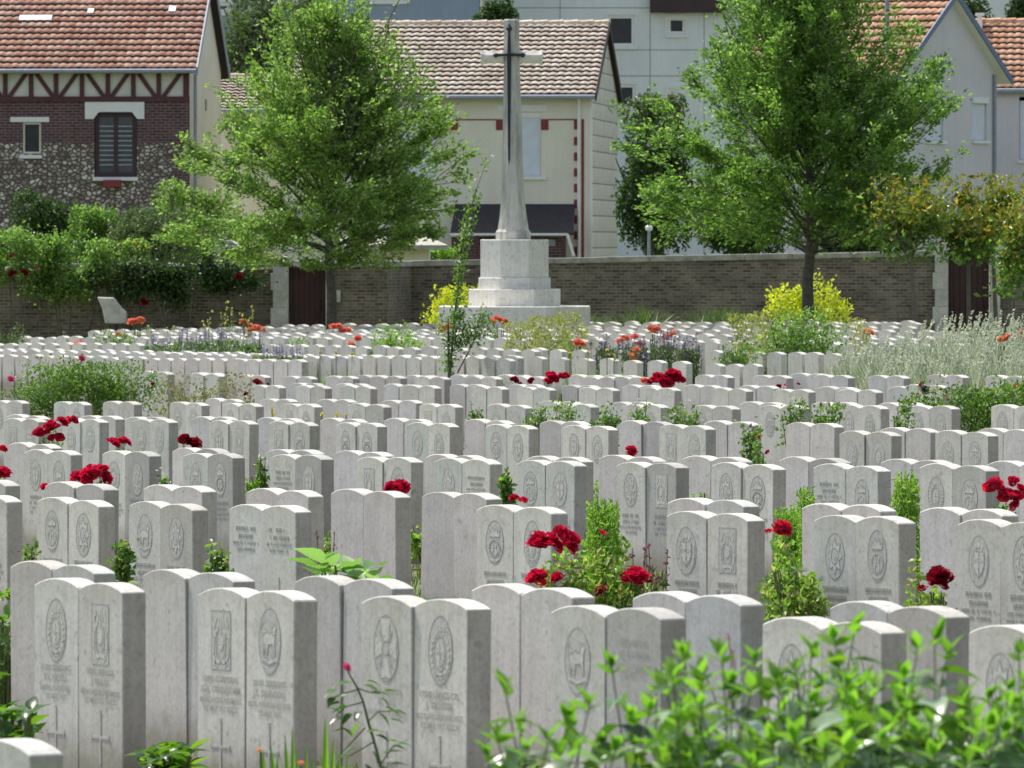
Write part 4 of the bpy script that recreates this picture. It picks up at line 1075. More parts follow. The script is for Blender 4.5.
# ---- cream house behind the cross
def house_cream():
    ph = R(5.1); X0 = X_at(592, HD)
    r = root('cream_house', 'cream rendered house with a pale tiled roof and red brick trim behind the stone cross', 'house', (X0, HD, 0), -ph)
    lx = lambda px: (px-592)/HS/math.cos(ph)
    Wd = lx(288); dp = 8.8; ze, zr = hz(90.5), hz(19.5)
    holes = [(lx(503), lx(541), hz(176), hz(112)), (lx(398), lx(436), hz(176), hz(112))]
    mb = MB(); wall_holes(mb, Wd, 0, -1, ze-.03, holes); mb.build('front_wall', M['cream2'], r)
    mb = MB(); sides(mb, Wd, 0.0, 0, dp, ze, zr); mb.build('gable_wall', M['siding'], r)
    for h in holes:
        s = shutter(r, h[0]+.01, h[1]-.01, h[2]+.01, h[3]-.16, .05)
        mb = MB(); mb.box(h[0]+.005, h[1]-.005, .02, .10, h[3]-.158, h[3]-.005); mb.build('shutter_box', M['white'], r)
        mb = MB(); mb.box(h[0]-.14, h[1]+.16, -.03, -.001, h[3]+.01, h[3]+.19); mb.build('lintel', M['white'], r)
        mb = MB(); mb.box(h[0]-.05, h[1]+.14, -.07, .04, h[2]-.10, h[2]-.002); mb.build('sill', M['white'], r, bevel=.006)
    y0, y1 = -.022, -.001
    def trim(a, b, za, zb, e=0.0):
        mb = MB(); mb.box(lx(a), lx(b), y0+e, y1, hz(zb), hz(za)); mb.build('brick_trim', M['redbrick'], r)
    trim(458.2, 495.8, 119, 120.2, .006); trim(548.7, 573.8, 119, 120.2, .006); trim(290, 389.8, 119, 120.2, .006)
    for a, b in ((450.5, 458), (496, 502.8), (541.2, 548.5), (390, 397.8), (436.2, 443)): trim(a, b, 119.2, 130)
    for i in range(9): trim(574, 578.8, 119.2 if i == 0 else 121.2+15.7*i, 129.5+15.7*i)
    trim(581.6, 584, 119.2, 262)
    mb = MB(); mb.tube([(lx(579), -.28, hz(97)), (lx(579), -.07, hz(101)), (lx(579), -.07, -.5)], .04, 8); mb.build('downpipe', M['white'], r)
    mb = MB(); mb.box(-.06, .006, -.012, .05, -1, ze-.05); mb.build('corner_strip', M['white'], r)
    gable_roof(r, Wd, 0, 0, dp, ze, zr, 'tile_pale', .30, .10, .215, .315, 'dark_under')
    # dark lean-to in front
    l = root('lean_to', None, None); l.parent = r
    mb = MB(); a, b = lx(455), lx(579.5); slab_quad(mb, [(a, -1.3, hz(233)), (b-.05, -1.3, hz(233)), (b-.12, -.02, hz(204)), (a, -.02, hz(204))], .06); mb.build('lean_to_roof', M['slate'], l)
    mb = MB(); mb.box(a, lx(572), -1.36, -1.31, hz(235.5), hz(233.2)); mb.beam((lx(571.5), hz(234)), (lx(578), hz(256)), .07, -1.36, -1.3); mb.build('beam', M['white'], l)
    mb = MB(); mb.box(a, lx(566), -1.0, -.05, -1, hz(237)); mb.build('lean_to_wall', M['housebrick'], l)
    mb = MB(); mb.box(lx(549), lx(558.5), -1.03, -1.001, hz(246), hz(239.5)); mb.build('lean_to_window', M['zinc'], l)
    mb = MB()
    for px in (480, 520, 566.5): mb.box(lx(px), lx(px)+.09, -1.34, -1.25, -1, hz(235.6))
    mb.build('post', M['timber'], l)
house_cream()
def house_low():
    D = 212.0; s = F/D; r = root('low_tiled_house', 'low pale-tiled roof squeezed between the timber-framed house and the airy tree', 'house', (X_at(285, D), D, 0), R(-4)); z = lambda py: Z_at(py, D); lx = lambda px: (px-285)/s
    mb = MB(); wall_holes(mb, lx(200), 0, -1, z(106), []); mb.build('front_wall', M['cream2'], r)
    mb = MB(); sides(mb, lx(200), 0, 0, 6, z(106), z(75)); mb.build('gable_wall', M['cream2'], r)
    gable_roof(r, lx(200), 0, 0, 6, z(106), z(75), 'tile_pale', .3, .1, .215, .315, 'dark_under')
house_low()

# ---- grey house with the gable turned to the camera
def house_grey():
    D = 195.0; s = F/D; al = R(60.4); X0 = X_at(901, D)
    # local x along the gable wall (to the right and away), local y along the long wall (to the left and away)
    r = root('grey_gabled_house', 'pale grey house with blue edged gable, white shutters and orange tiled roof', 'house', (X0, D, 0), al)
    z = lambda py: Z_at(py, D); W = 5.4; Ln = 4.4; ze, zr = z(63), z(-8)
    tx = lambda px: (px-901)/(s*math.cos(al))*1.013
    holes = [(tx(979.5), tx(995.5), z(138.5), z(95)), (tx(928), tx(947), z(140), z(95))]
    mb = MB(); wall_holes(mb, 0, W, -1, ze, holes); mb.poly([(0, 0, ze), (W, 0, ze), (W/2, 0, zr)])
    mb.poly([(0, Ln, -1), (0, 0, -1), (0, 0, ze), (0, Ln, ze)]); mb.poly([(W, 0, -1), (W, Ln, -1), (W, Ln, ze), (W, 0, ze)])
    mb.poly([(0, Ln, ze), (W, Ln, ze), (W/2, Ln, zr)][::-1]); mb.poly([(W, Ln, -1), (0, Ln, -1), (0, Ln, ze), (W, Ln, ze)])
    mb.build('wall', M['greyrender'], r)
    for h in holes:
        shutter(r, h[0]+.01, h[1]-.01, h[2]+.01, h[3]-.10, .05)
        mb = MB(); mb.box(h[0]-.02, h[1]+.02, -.05, -.001, h[3]-.14, h[3]+.01); mb.build('shutter_box', M['white'], r)
        mb = MB(); mb.box(h[0]-.04, h[1]+.10, -.08, .04, h[2]-.08, h[2]-.002); mb.build('sill', M['white'], r, bevel=.006)
    pit = math.atan2(zr-ze, W/2); ov = .56; L = (W/2+ov)/math.cos(pit)
    rf = tiles(r, (-ov, Ln+.2, ze-ov*math.tan(pit)), (0, -1, 0), (math.cos(pit), 0, math.sin(pit)), int((Ln+.45)/.21), int(L/.335)+1, .21, L/(int(L/.335)+1), 'tile_orange')
    mb = MB(); slab_quad(mb, [(-ov+.03, Ln+.2, ze-ov*math.tan(pit)-.03), (-ov+.03, -.22, ze-ov*math.tan(pit)-.03), (W/2, -.22, zr-.03), (W/2, Ln+.2, zr-.03)], .06)
    mb.build('underlay', M['dark_under'], rf); mb = MB()
    slab_quad(mb, [(W+ov, -.22, ze-ov*math.tan(pit)), (W+ov, Ln+.2, ze-ov*math.tan(pit)), (W/2, Ln+.2, zr), (W/2, -.22, zr)], .08); mb.build('soffit', M['white'], rf)
    for sgn in (-1, 1):
        mb = MB(); xa = W/2 + sgn*(W/2+ov); za = ze-ov*math.tan(pit)
        P0 = [(W/2, -.26, zr-.09), (W/2, -.26, zr+.09), (xa, -.26, za+.09), (xa, -.26, za-.09)]; P1 = [(p[0], p[1]+.035, p[2]) for p in P0]
        mb.poly(P0); mb.poly(P1[::-1])
        for i in range(4): mb.poly([P0[i], P1[i], P1[(i+1) % 4], P0[(i+1) % 4]])
        mb.build('barge_board', M['bluegrey'], rf)
    mb = MB(); mb.tube([(-ov, -.25, ze-ov*math.tan(pit)-.05), (-ov, Ln+.2, ze-ov*math.tan(pit)-.05)], .06, 8); mb.build('gutter', M['zinc'], rf)
    mb = MB(); mb.tube([(.2, .5, ze-.1), (.2, .5, ze+3.2)], .06, 8); mb.build('vent_pipe', M['zinc'], r)
    mb = MB(); mb.tube([(W-.12, -.06, ze-.2), (W-.12, -.06, -.5)], .045, 8); mb.build('downpipe', M['zinc'], r)
    # right-hand wing
    D2 = 203.0; z2 = lambda py: Z_at(py, D2)
    w = root('grey_house_wing', 'lower wing of the pale grey house with orange tiled roof and white window shutter', 'house', (X_at(1000, D2), D2, 0), R(-4))
    s2 = F/D2; lx = lambda px: (px-1000)/s2
    h = (lx(1019), lx(1036), z2(160), z2(97))
    mb = MB(); wall_holes(mb, lx(972), lx(1120), -1, z2(84), [h]); mb.build('wall', M['greyrender'], w)
    mb = MB(); sides(mb, lx(972), lx(1120), 0, 6.5, z2(84), z2(19)); mb.build('gable_wall', M['greyrender'], w)
    shutter(w, h[0]+.01, h[1]-.01, h[2]+.01, h[3]-.1, .05)
    mb = MB(); mb.box(h[0]-.04, h[1]+.10, -.08, .04, h[2]-.08, h[2]-.002); mb.build('sill', M['white'], w, bevel=.006)
    gable_roof(w, lx(972), lx(1120), 0, 6.5, z2(84), z2(19), 'tile_orange', .25, .1, .21, .335, 'zinc')
    mb = MB(); mb.box(lx(976), lx(981), 2.7, 3.0, z2(30), z2(13)); mb.box(lx(974), lx(983), 2.6, 3.1, z2(13)+.002, z2(10)); mb.build('chimney', M['white'], w)
house_grey()

# ---- flat blocks further back
def block(px0, px1, D, ytop, mat, label, wins, name='apartment_block', joints=(), vjoints=(), band=None, pane='pane'):
    s = F/D; x0 = X_at(px0, D); r = root(name, label, 'building', (x0, D, 0)); z = lambda py: Z_at(py, D); lx = lambda px: (px-px0)/s
    holes = [(lx(a), lx(c), z(d), z(b)) for a, b, c, d in wins]
    mb = MB(); wall_holes(mb, 0, lx(px1), -1, z(ytop), holes); L = lx(px1); dp = 9
    mb.poly([(0, dp, -1), (0, 0, -1), (0, 0, z(ytop)), (0, dp, z(ytop))]); mb.poly([(L, 0, -1), (L, dp, -1), (L, dp, z(ytop)), (L, 0, z(ytop))]); mb.poly([(0, 0, z(ytop)), (L, 0, z(ytop)), (L, dp, z(ytop)), (0, dp, z(ytop))])
    mb.build('wall', M[mat], r)
    for h in holes:
        window(r, h[0]+.01, h[1]-.01, h[2]+.01, h[3]-.01, .06, 'white', pane, .11, 1 if h[1]-h[0] > 1.3 else 0)
        mb = MB(); mb.box(h[0]-.06, h[1]+.06, -.06, .04, h[2]-.09, h[2]-.002); mb.build('sill', M['white'], r)
        mb = MB(); mb.box(h[0]-.07, h[0]-.001, -.03, .02, h[2], h[3]); mb.box(h[1]+.001, h[1]+.07, -.03, .02, h[2], h[3]); mb.box(h[0]-.07, h[1]+.07, -.028, .018, h[3]+.001, h[3]+.10); mb.build('surround', M['white'], r)
    if joints:
        mb = MB()
        for y in joints: mb.box(0.01, L-.01, -.008, -.001, z(y)-.012, z(y)+.012)
        for x in vjoints: mb.box(lx(x)-.012, lx(x)+.012, -.0075, -.0012, 0, z(ytop)-.05)
        mb.build('panel_joint', M['joint'], r)
    if band:
        mb = MB(); mb.box(lx(band[0]), lx(band[2]), -.35, -.002, z(band[3]), z(band[1])); mb.build('fascia', M['brownband'], r)
    return r
block(482, 775, 260, -70, 'aptwhite', 'pale apartment block with white framed windows above the cream house roof', [(607, 15, 635, 47), (667, 17, 686, 35), (618, 84, 636, 110), (668, 88, 676, 104)], joints=(8, 50, 76), vjoints=(560, 650, 704), band=(650, -22, 728, 13))
block(205, 479, 256, -70, 'bluewall', 'blue-grey clad block behind the tiled roof of the cream house', [(372, -28, 408, 1.5), (214, 2.5, 231, 13), (272, -28, 300, 1.5)], joints=(22,), pane='pane_lit')
block(880, 1130, 285, -60, 'aptwhite', 'distant pale block above the orange roof ridge', [(930, -40, 950, -15), (1050, -40, 1070, -15)], joints=(20,))
block(-60, 200, 275, -60, 'aptwhite', 'distant pale block hidden behind the red tiled roof', [(20, -40, 50, -15)], joints=(20,))
# low shed behind the wall
def shed():
    D = 158.0; r = root('garden_shed', 'low cream shed with a pale flat roof behind the brick wall', 'shed', (X_at(262, D), D, 0)); s = F/D; z = lambda py: Z_at(py, D); lx = lambda px: (px-262)/s
    mb = MB(); mb.box(lx(272), lx(429), 0, 2.6, -.5, z(248)); mb.build('wall', M['cream'], r)
    mb = MB(); slab_quad(mb, [(lx(333), -.35, z(247)+.04), (lx(448), -.35, z(247)+.04), (lx(425), 2.8, z(236)), (lx(340), 2.8, z(236))], .09); mb.build('roof', M['coping'], r)
    r = root('lean_shed', 'small pale sloped roof shed showing above the climbing roses', 'shed', (X_at(214, D), D, 0))
    mb = MB(); mb.prism([(0, -.5), (lx(262+44), -.5), (lx(262+44), z(262)), (lx(262+18), z(241)), (0, z(239))], 0, 2.0); mb.build('wall', M['stonewhite'], r)
    mb = MB(); mb.box(lx(262+9), lx(262+12), .5, .7, z(238.5), z(233)); mb.build('vent', M['white'], r)
shed()
def lamp():
    D = 157.0; r = root('street_lamp', 'thin grey street lamp with a small white head behind the wall', 'street lamp', (X_at(649, D), D, 0)); z = lambda py: Z_at(py, D)
    mb = MB(); mb.tube([(0, 0, 0), (0, 0, z(231))], [.045, .03], 8); mb.build('pole', M['zinc'], r)
    mb = MB(); mb.ring([(.02, z(231.5)), (.07, z(230)), (.075, z(227)), (.05, z(225.5)), (.01, z(225))], n=10); mb.build('lamp_head', M['white'], r)
lamp()

# ------------------------------------------------------------------ trees
tree('tree', 'airy green tree with upright shoots left of the stone cross', 331.5, 141, 6.75, .115,
     [(.22, .7, .5), (.26, 1.5, 1.0), (.34, 2.7, 1.7), (.42, 3.1, 2.2), (.53, 2.9, 2.5), (.64, 2.6, 2.5), (.75, 2.05, 2.05), (.84, 1.35, 1.3), (.93, .7, .8), (1.04, .3, .35)], 2.1, 84, 3, 'leaf_tree', nleaf=74000, leaf=.084, leaders=12, fill=4.2)
tree('tree', 'broad green tree with sweeping branches right of the stone cross', 809, 137, 7.5, .125,
     [(.17, .7, .4), (.20, 1.9, .8), (.27, 2.9, 1.3), (.39, 3.25, 1.9), (.51, 3.4, 3.1), (.63, 2.95, 2.7), (.73, 2.0, 2.15), (.87, 1.55, 1.35), (.96, .9, .9), (1.04, .3, .4)], 1.9, 92, 8, 'leaf_tree2', nleaf=92000, leaf=.086, leaders=14, fill=4.2)
def mag(px, D, yb0, yb1, wpx, seed, label, lean=0, n=1900):
    z0, z1 = Z_at(yb1, D), Z_at(yb0, D); x = X_at(px, D)
    r = root('bronze_leaved_tree', label, 'tree', (x, D, gz(x, D)), 0, 'small trees by the gateway'); w = wpx/F*D
    P = np.concatenate([blob_points(n, w*.6, w*.5, z1-z0, 16, seed, .2), np.stack([RS.normal(size=n//3)*w*.33, RS.normal(size=n//3)*w*.25, (z1-z0)*RS.uniform(.0, 1.12, n//3)], 1)]); P[:, 2] += z0 - gz(x, D)
    k = P[:, 2] + RS.normal(size=len(P))*(z1-z0)*.22 < z0 - gz(x, D) + (z1-z0)*.52
    leafobj('crown', P[k], .13, M['leaf_tree2'], r, up=.15, width=.45); leafobj('young_leaves', P[~k], .12, M['leaf_magnolia'], r, up=.4, width=.45)
    mb = MB(); mb.tube([(lean, 0, -.1), (lean*.4, 0, z0*.6), (0, 0, z0+.1), (.05, 0, z0 + (z1-z0)*.6)], [.05, .042, .035, .012], 7)
    rr = random.Random(seed)
    for i in range(7):
        a = rr.uniform(0, 2*PI); q = w*.36; zz = z0-gz(x, D); mb.tube([(0, 0, zz-.1+.05*i), (q*.5*math.cos(a), q*.3*math.sin(a), zz+(z1-z0)*.3), (q*math.cos(a), q*.5*math.sin(a), zz+(z1-z0)*rr.uniform(.4, .8))], [.022, .016, .006], 5)
    mb.build('trunk', M['bark_light'], r)
mag(910, 134, 184, 262, 84, 21, 'bronze-leaved small tree with a leaning pale stem left of the gateway', .15)
mag(968, 135, 212, 264, 64, 22, 'low bronze-leaved tree with its stem in front of the dark gate', .03, 1500)
mag(992, 138, 182, 246, 62, 23, 'orange-tinged small tree rising above the right gate post', .1)
mag(1030, 134, 196, 300, 60, 24, 'bronze-leaved small tree cut off by the frame edge', 0, 1600)
GB = 'trees between the houses'
mass_tree('background_tree', 'dull green tall tree in front of the blue-grey block', 262, 216, Z_at(130, 216), Z_at(-30, 216), 105, 'leaf_grey', 6500, .15, 31, GB)
mass_tree('background_tree', 'dark bushy treetop just above the cream house ridge', 497, 228, Z_at(40, 228), Z_at(-6, 228), 48, 'leaf_dark', 1800, .15, 32, GB)
mass_tree('background_tree', 'green treetop just behind the cream house ridge beside the dark one', 315, 226, Z_at(60, 226), Z_at(-22, 226), 60, 'leaf_grey', 2200, .15, 33, GB)
mass_tree('background_tree', 'dark tree filling the gap beside the boarded gable', 648, 186, Z_at(262, 186), Z_at(108, 186), 92, 'leaf_dark', 9000, .13, 34, GB)
mass_tree('background_tree', 'lighter feathery tree in the gap below the apartment windows', 658, 196, Z_at(150, 196), Z_at(88, 196), 66, 'leaf_grey', 3600, .13, 35, GB)
mass_tree('background_tree', 'dark green tree behind the broad tree above the wall', 740, 178, Z_at(268, 178), Z_at(165, 178), 130, 'leaf_dark', 8000, .13, 36, GB)
mass_tree('background_tree', 'shady tree behind the trunk of the broad tree', 855, 176, Z_at(268, 176), Z_at(195, 176), 120, 'leaf_dark', 7000, .13, 37, GB)
mass_tree('background_tree', 'tall tree filling the gap beside the apartment block', 790, 232, Z_at(200, 232), Z_at(-30, 232), 130, 'leaf_dark', 8000, .16, 38, GB)
mass_tree('background_tree', 'dark conifer-like treetop above the orange roof ridge', 972, 238, Z_at(60, 238), Z_at(-12, 238), 40, 'leaf_dark', 1800, .15, 39, GB)
mass_tree('background_tree', 'dark treetop at the upper corner above the orange roof', 1022, 240, Z_at(50, 240), Z_at(-14, 240), 36, 'leaf_dark', 1500, .15, 40, GB)
GS = 'garden shrubs behind the overgrown wall'
def gshrub(px, D, y0, y1, wpx, mat, n, leaf, seed, label):
    mass_tree('garden_shrub', label, px, D, Z_at(y1, D), Z_at(y0, D), wpx, mat, n, leaf, seed, GS, 'shrub', 10)
gshrub(50, 160, 184, 268, 84, 'leaf_dark', 8000, .09, 51, 'dark rounded shrub against the rubble wall of the timber-framed house')
gshrub(90, 158, 196, 268, 66, 'leaf_tree2', 5000, .09, 52, 'glossy green shrub beside the dark rounded one')
gshrub(20, 156, 228, 270, 70, 'leaf_tree', 4000, .09, 53, 'leafy green shrub just above the wall at the frame edge')
gshrub(150, 157, 202, 268, 110, 'leaf_grey', 10000, .08, 54, 'weeping grey-green shrub below the house window')
gshrub(120, 154, 236, 270, 60, 'leaf_tree', 3600, .08, 55, 'low bright shrub with yellow blossoms just above the coping')
gshrub(190, 162, 172, 268, 90, 'leaf_tree', 7000, .09, 56, 'high light-green shrub under the edge of the airy tree')
gshrub(228, 160, 215, 268, 60, 'leaf_tree2', 4000, .09, 57, 'green shrub beside the small sloped roof')
# grass bank behind the wall beside the cross
gshrub(440, 170, 244, 268, 50, 'leaf_bright', 2500, .08, 58, 'bright green clipped hedge top between shed and lean-to')
# climbing roses on the wall
def climber(px, wpx, y0, y1, n, seed, label, bl=()):
    D = 146.6; x = X_at(px, D); r = root('climbing_rose', label, 'climbing rose', (x, D, gz(x, D)), 0, 'climbing roses on the brick wall')
    rr = np.random.RandomState(seed); w = wpx/F*D; zt, zb = Z_at(y0, D)-gz(x, D), Z_at(y1, D)-gz(x, D)
    cs = rr.uniform(-1, 1, (13, 2)); i = rr.randint(0, 13, n)
    P = np.stack([cs[i, 0]*w*.42 + rr.normal(size=n)*w*.085, -.22 + rr.normal(size=n)*.13, (zt+zb)/2 + cs[i, 1]*(zt-zb)*.40 + rr.normal(size=n)*(zt-zb)*.10], 1)
    P[:, 1] = np.minimum(P[:, 1], -.03)
    leafobj('foliage', P, .075, M[{61: 'leaf_rose', 62: 'leaf_tree2', 63: 'leaf_grey', 64: 'leaf_dark', 65: 'leaf_dark'}.get(seed, 'leaf_rose')], r, up=.1, width=.6)  # darker leaf colours paint in the shade on the low climbers
    mb = MB(); q = random.Random(seed)
    for k in range(5):
        a = q.uniform(-.4, .4)*w; mb.tube([(a*.3, -.12, -.05), (a*.7, -.08, zb*.7), (a, -.12, (zt+zb)/2), (a*1.2, -.15, zt*.95)], [.018, .014, .01, .005], 5)
    mb.build('stem', M['bark'], r)
    for (a, b, k, ww) in bl: add_blossom(r, X_at(a, D)-x, Z_at(b, D)-gz(x, D), -.45, k, ww/F*D)
climber(22, 95, 226, 296, 3800, 61, 'climbing rose with pink and white blossoms spilling over the dark wall', [(14, 273, 'deepred', 9), (26, 272, 'deepred', 9), (9, 268, 'white_petal', 6), (38, 267, 'pink', 5), (13, 256, 'deepred', 6)])
climber(72, 78, 236, 300, 3600, 62, 'dense green climber hanging in front of the dark wall')
climber(118, 70, 258, 300, 2600, 63, 'glossy climber with pale leaves around the sloped stone block', [(146, 303, 'deepred', 8), (144, 300, 'deepred', 6), (135, 243, 'yellow_petal', 5), (140, 247, 'yellow_petal', 4)])
climber(168, 92, 244, 304, 4600, 64, 'dark shady climber hanging low on the wall')
climber(232, 80, 248, 292, 2800, 65, 'climber with a few red blossoms beside the pale gateway', [(240, 276, 'deepred', 9), (150, 248, 'yellow_petal', 4)])
climber(1015, 40, 255, 290, 700, 66, 'small climber with dark red leaves at the gate post', [(1006, 258, 'deepred', 7)])

# ------------------------------------------------------------------ shrubs and flowers between the graves
def D_(D0, px): return Drow(D0, px)
shrub('yellow_shrub', 'bright golden-leaved shrub left of the monument steps', 'shrub', 446, 145, 72/F*145, Z_at(280, 145)+.03, 5200, .085, 'leaf_yellow', 'golden shrubs by the wall', 71, lumps=12)
shrub('yellow_shrub', 'bright golden-leaved shrub behind the trunk of the broad tree', 'shrub', 810, 139.5, 82/F*139.5, Z_at(276, 139.5)-.12, 5200, .085, 'leaf_yellow', 'golden shrubs by the wall', 72, lumps=14)
for px, y, D, w, sd in ((640, 300, 146, 16, 3), (580, 305, 145, 20, 4), (592, 310, 144, 18, 5), (712, 300, 145, 22, 6), (738, 302, 144, 20, 7)):
    x = X_at(px, D); r = root('fern_clump', 'arching fern clump against the foot of the brick wall, %s' % ('beside the monument steps' if px < 600 else 'in the open middle stretch' if px < 700 else 'left of the golden shrub'), 'fern', (x, D, gz(x, D)), 0, 'ferns at the wall')
    P = RS.normal(size=(150, 3))*np.array([.12, .12, 0]); V, Fc = blades(P, Z_at(y, D)-gz(x, D), .05, .3, .5); link('fronds', np_mesh('fronds', V, Fc), M['leaf_grey'], r)
shr('hedge_shrub', 'dense dark green shrub in front of the golden one', 'shrub', 790, 107.5, 94, 306, 7500, .055, 'leaf_tree2', None, 73, lumps=20, deep=.9)
shr('rose_bush', 'large green rose bush with two pink blossoms among the middle rows', 'rose bush', 80, 75.5, 142, 356, 14000, .05, 'leaf_rose', 'rose bushes', 74, px_blossoms(D_(75.5, 80), 80, [(82, 358, 'pink', 8), (11, 379, 'pink', 8), (153, 384, 'deepred', 6), (152, 388, 'deepred', 5)]), lumps=18, deep=1.0)
shr('rose_bush', 'browning rose bush with one red bloom beside the large green bush', 'rose bush', 198, 74.5, 98, 375, 4200, .045, 'leaf_brown', 'rose bushes', 75, px_blossoms(D_(74.5, 198), 198, [(246, 394, 'deepred', 6)]), lumps=14, deep=.8)
shr('rose_bush', 'spreading rose bush with faded pink blossoms near the silvery grass', 'rose bush', 968, 74.3, 140, 380, 12000, .05, 'leaf_rose', 'rose bushes', 76, px_blossoms(D_(74.3, 968), 968, [(946, 399, 'pink', 6), (957, 402, 'pink', 6), (924, 389, 'purple', 9), (921, 384, 'deepred', 8), (917, 394, 'red', 5), (1010, 394, 'pink', 5)]), lumps=18, deep=1.0)
def rb(px, wpx, ytop, D0, n, mat, label, bl, seed, leaf=.045, deep=None):
    D = D_(D0, px); h = Z_at(ytop, D) - gz(X_at(px, D), D)
    return shrub('rose_bush', label, 'rose bush', px, D, wpx/F*D, max(h, .2), n, leaf, mat, 'rose bushes', seed, px_blossoms(D, px, bl), lumps=9, deep=deep or .45)
rb(612, 108, 548, 41.6, 3600, 'leaf_bush', 'rose bush with big crimson clusters and mauve spikes in a gap of the second row', [(545, 540, 'red', 27), (567, 537, 'red', 26), (537, 577, 'red', 20), (556, 578, 'red', 15), (602, 533, 'red', 9), (636, 575, 'red', 24), (600, 590, 'red', 14), (650, 581, 'deepred', 8)], 80)
rb(792, 62, 545, 41.4, 2000, 'leaf_bush', 'tall green rose bush with one scarlet flower between second row stones', [(781, 527, 'red', 19), (768, 531, 'red', 8)], 81)
rb(936, 44, 570, 41.4, 1200, 'leaf_bush', 'small rose bush with a dark crimson cluster between two pale stones', [(937, 576, 'deepred', 24), (921, 588, 'deepred', 10)], 82)
rb(1004, 46, 490, 49.5, 1500, 'leaf_rose', 'rose bush with a tall scarlet cluster near the edge of the third row', [(993, 485, 'red', 17), (1011, 480, 'red', 12), (1009, 495, 'red', 20), (1014, 504, 'red', 12), (1020, 488, 'red', 12)], 83)
rb(92, 38, 474, 50.3, 1000, 'leaf_rose', 'rose bush hidden by stones with one wide crimson cluster on top', [(92, 473, 'red', 27), (78, 477, 'red', 14), (106, 477, 'red', 14), (45, 487, 'red', 11), (100, 470, 'red', 15)], 84)
rb(4, 20, 470, 50.3, 700, 'leaf_rose', 'rose bush with scarlet bloom at the frame edge beside third row', [(3, 472, 'red', 15), (5, 449, 'red', 10)], 85)
rb(398, 30, 486, 50.3, 600, 'leaf_rose', 'rose bush with a low crimson cluster behind the plain pair', [(398, 486, 'red', 18), (389, 487, 'red', 10), (407, 487, 'red', 10)], 86)
rb(517, 24, 499, 44.0, 400, 'leaf_rose', 'rose bush with a thin crimson cluster above an oval-badged pair', [(514, 498, 'red', 11), (523, 500, 'red', 9)], 87)
rb(49, 34, 425, 59.8, 700, 'leaf_rose', 'rose bush with a broad crimson spray between fourth row stones', [(50, 427, 'red', 17), (63, 421, 'red', 12), (39, 432, 'red', 11), (57, 437, 'red', 13), (73, 419, 'red', 9)], 88)
rb(120, 20, 441, 59.8, 350, 'leaf_rose', 'rose bush with a small round crimson cluster beside a badge stone', [(115, 442, 'red', 12), (125, 441, 'red', 11)], 89)
rb(192, 24, 440, 59.8, 350, 'leaf_rose', 'rose bush with crimson twins between two fourth row pairs', [(185, 438, 'deepred', 11), (194, 442, 'deepred', 14)], 90)
rb(631, 16, 450, 59.8, 250, 'leaf_rose', 'rose bush with one tiny crimson tuft behind third row crowns', [(631, 450, 'red', 11)], 91)
rb(761, 14, 436, 60.4, 400, 'leaf_rose', 'thin rose bush with a dark bloom beside a fourth row pair', [(759, 437, 'deepred', 7), (767, 452, 'deepred', 6)], 92)
rb(521, 40, 383, 82, 500, 'leaf_rose', 'low rose bush with spaced crimson heads before the seventh row', [(514, 380, 'deepred', 9), (520, 384, 'deepred', 7), (531, 380, 'deepred', 8)], 93)
rb(557, 24, 382, 82, 350, 'leaf_rose', 'rose bush with a dense crimson pair of clusters in the seventh row', [(552, 376, 'red', 14), (563, 376, 'red', 11), (548, 381, 'red', 9)], 94)
rb(666, 40, 384, 82, 600, 'leaf_rose', 'rose bush carrying the widest crimson cluster of the back rows', [(660, 378, 'red', 17), (673, 374, 'red', 15), (679, 379, 'red', 10), (653, 380, 'red', 10), (668, 382, 'red', 14), (644, 380, 'orange', 8)], 95)
rb(782, 26, 387, 82, 300, 'leaf_rose', 'rose bush with scattered small red heads before the seventh row', [(779, 386, 'deepred', 7), (785, 385, 'red', 5), (798, 384, 'deepred', 5)], 96)
rb(1016, 20, 389, 82, 300, 'leaf_rose', 'rose bush with a red cluster at the frame edge in the seventh row', [(1017, 387, 'red', 9), (1023, 386, 'red', 8)], 97)
rb(260, 20, 384, 84, 200, 'leaf_rose', 'rose bush with a flat red cluster near the brown bush', [(258, 382.5, 'deepred', 9), (267, 383, 'deepred', 6)], 98)
# small leafy rose plants with cream buds
def small_plant(px, D0, ytop, wpx, n, label, kind='white_petal', nb=4, mat='leaf_rose', seed=1, bud=4.0, leaf=.05):
    D = D_(D0, px); x = X_at(px, D); h = Z_at(ytop, D)-gz(x, D); w = wpx/F*D
    rr = random.Random(seed); r = root('rose_plant', label, 'rose plant', (x, D, gz(x, D)), 0, 'young rose plants')
    w *= 1.25; P = []; mb = MB()
    for i in range(9):
        a = rr.uniform(0, 6.28); q = rr.uniform(.15, 1.0)*w/2; hh = h*rr.uniform(.7, 1.0)
        p0, p1, p2 = Vector((0, 0, -.03)), Vector((q*.4*math.cos(a), q*.4*math.sin(a), hh*.5)), Vector((q*math.cos(a), q*math.sin(a), hh)); mb.tube([p0, p1, p2], [.007, .005, .0025], 4)
        m = n//9; t = RS.uniform(0, 1, m)**.7; P.append(np.array(p1)[None]*(1-t[:, None]) + np.array(p2)[None]*t[:, None] + RS.normal(size=(m, 3))*np.array([w*.10+.012, w*.10+.012, .03]))
    leafobj('foliage', np.concatenate(P), leaf, M[mat], r, up=.2, width=.6); mb.build('stem', M['stem'], r)
    for i in range(nb):
        add_blossom(r, rr.uniform(-.5, .5)*w, h*rr.uniform(.6, 1.02), -w*.35, kind, bud/F*D)
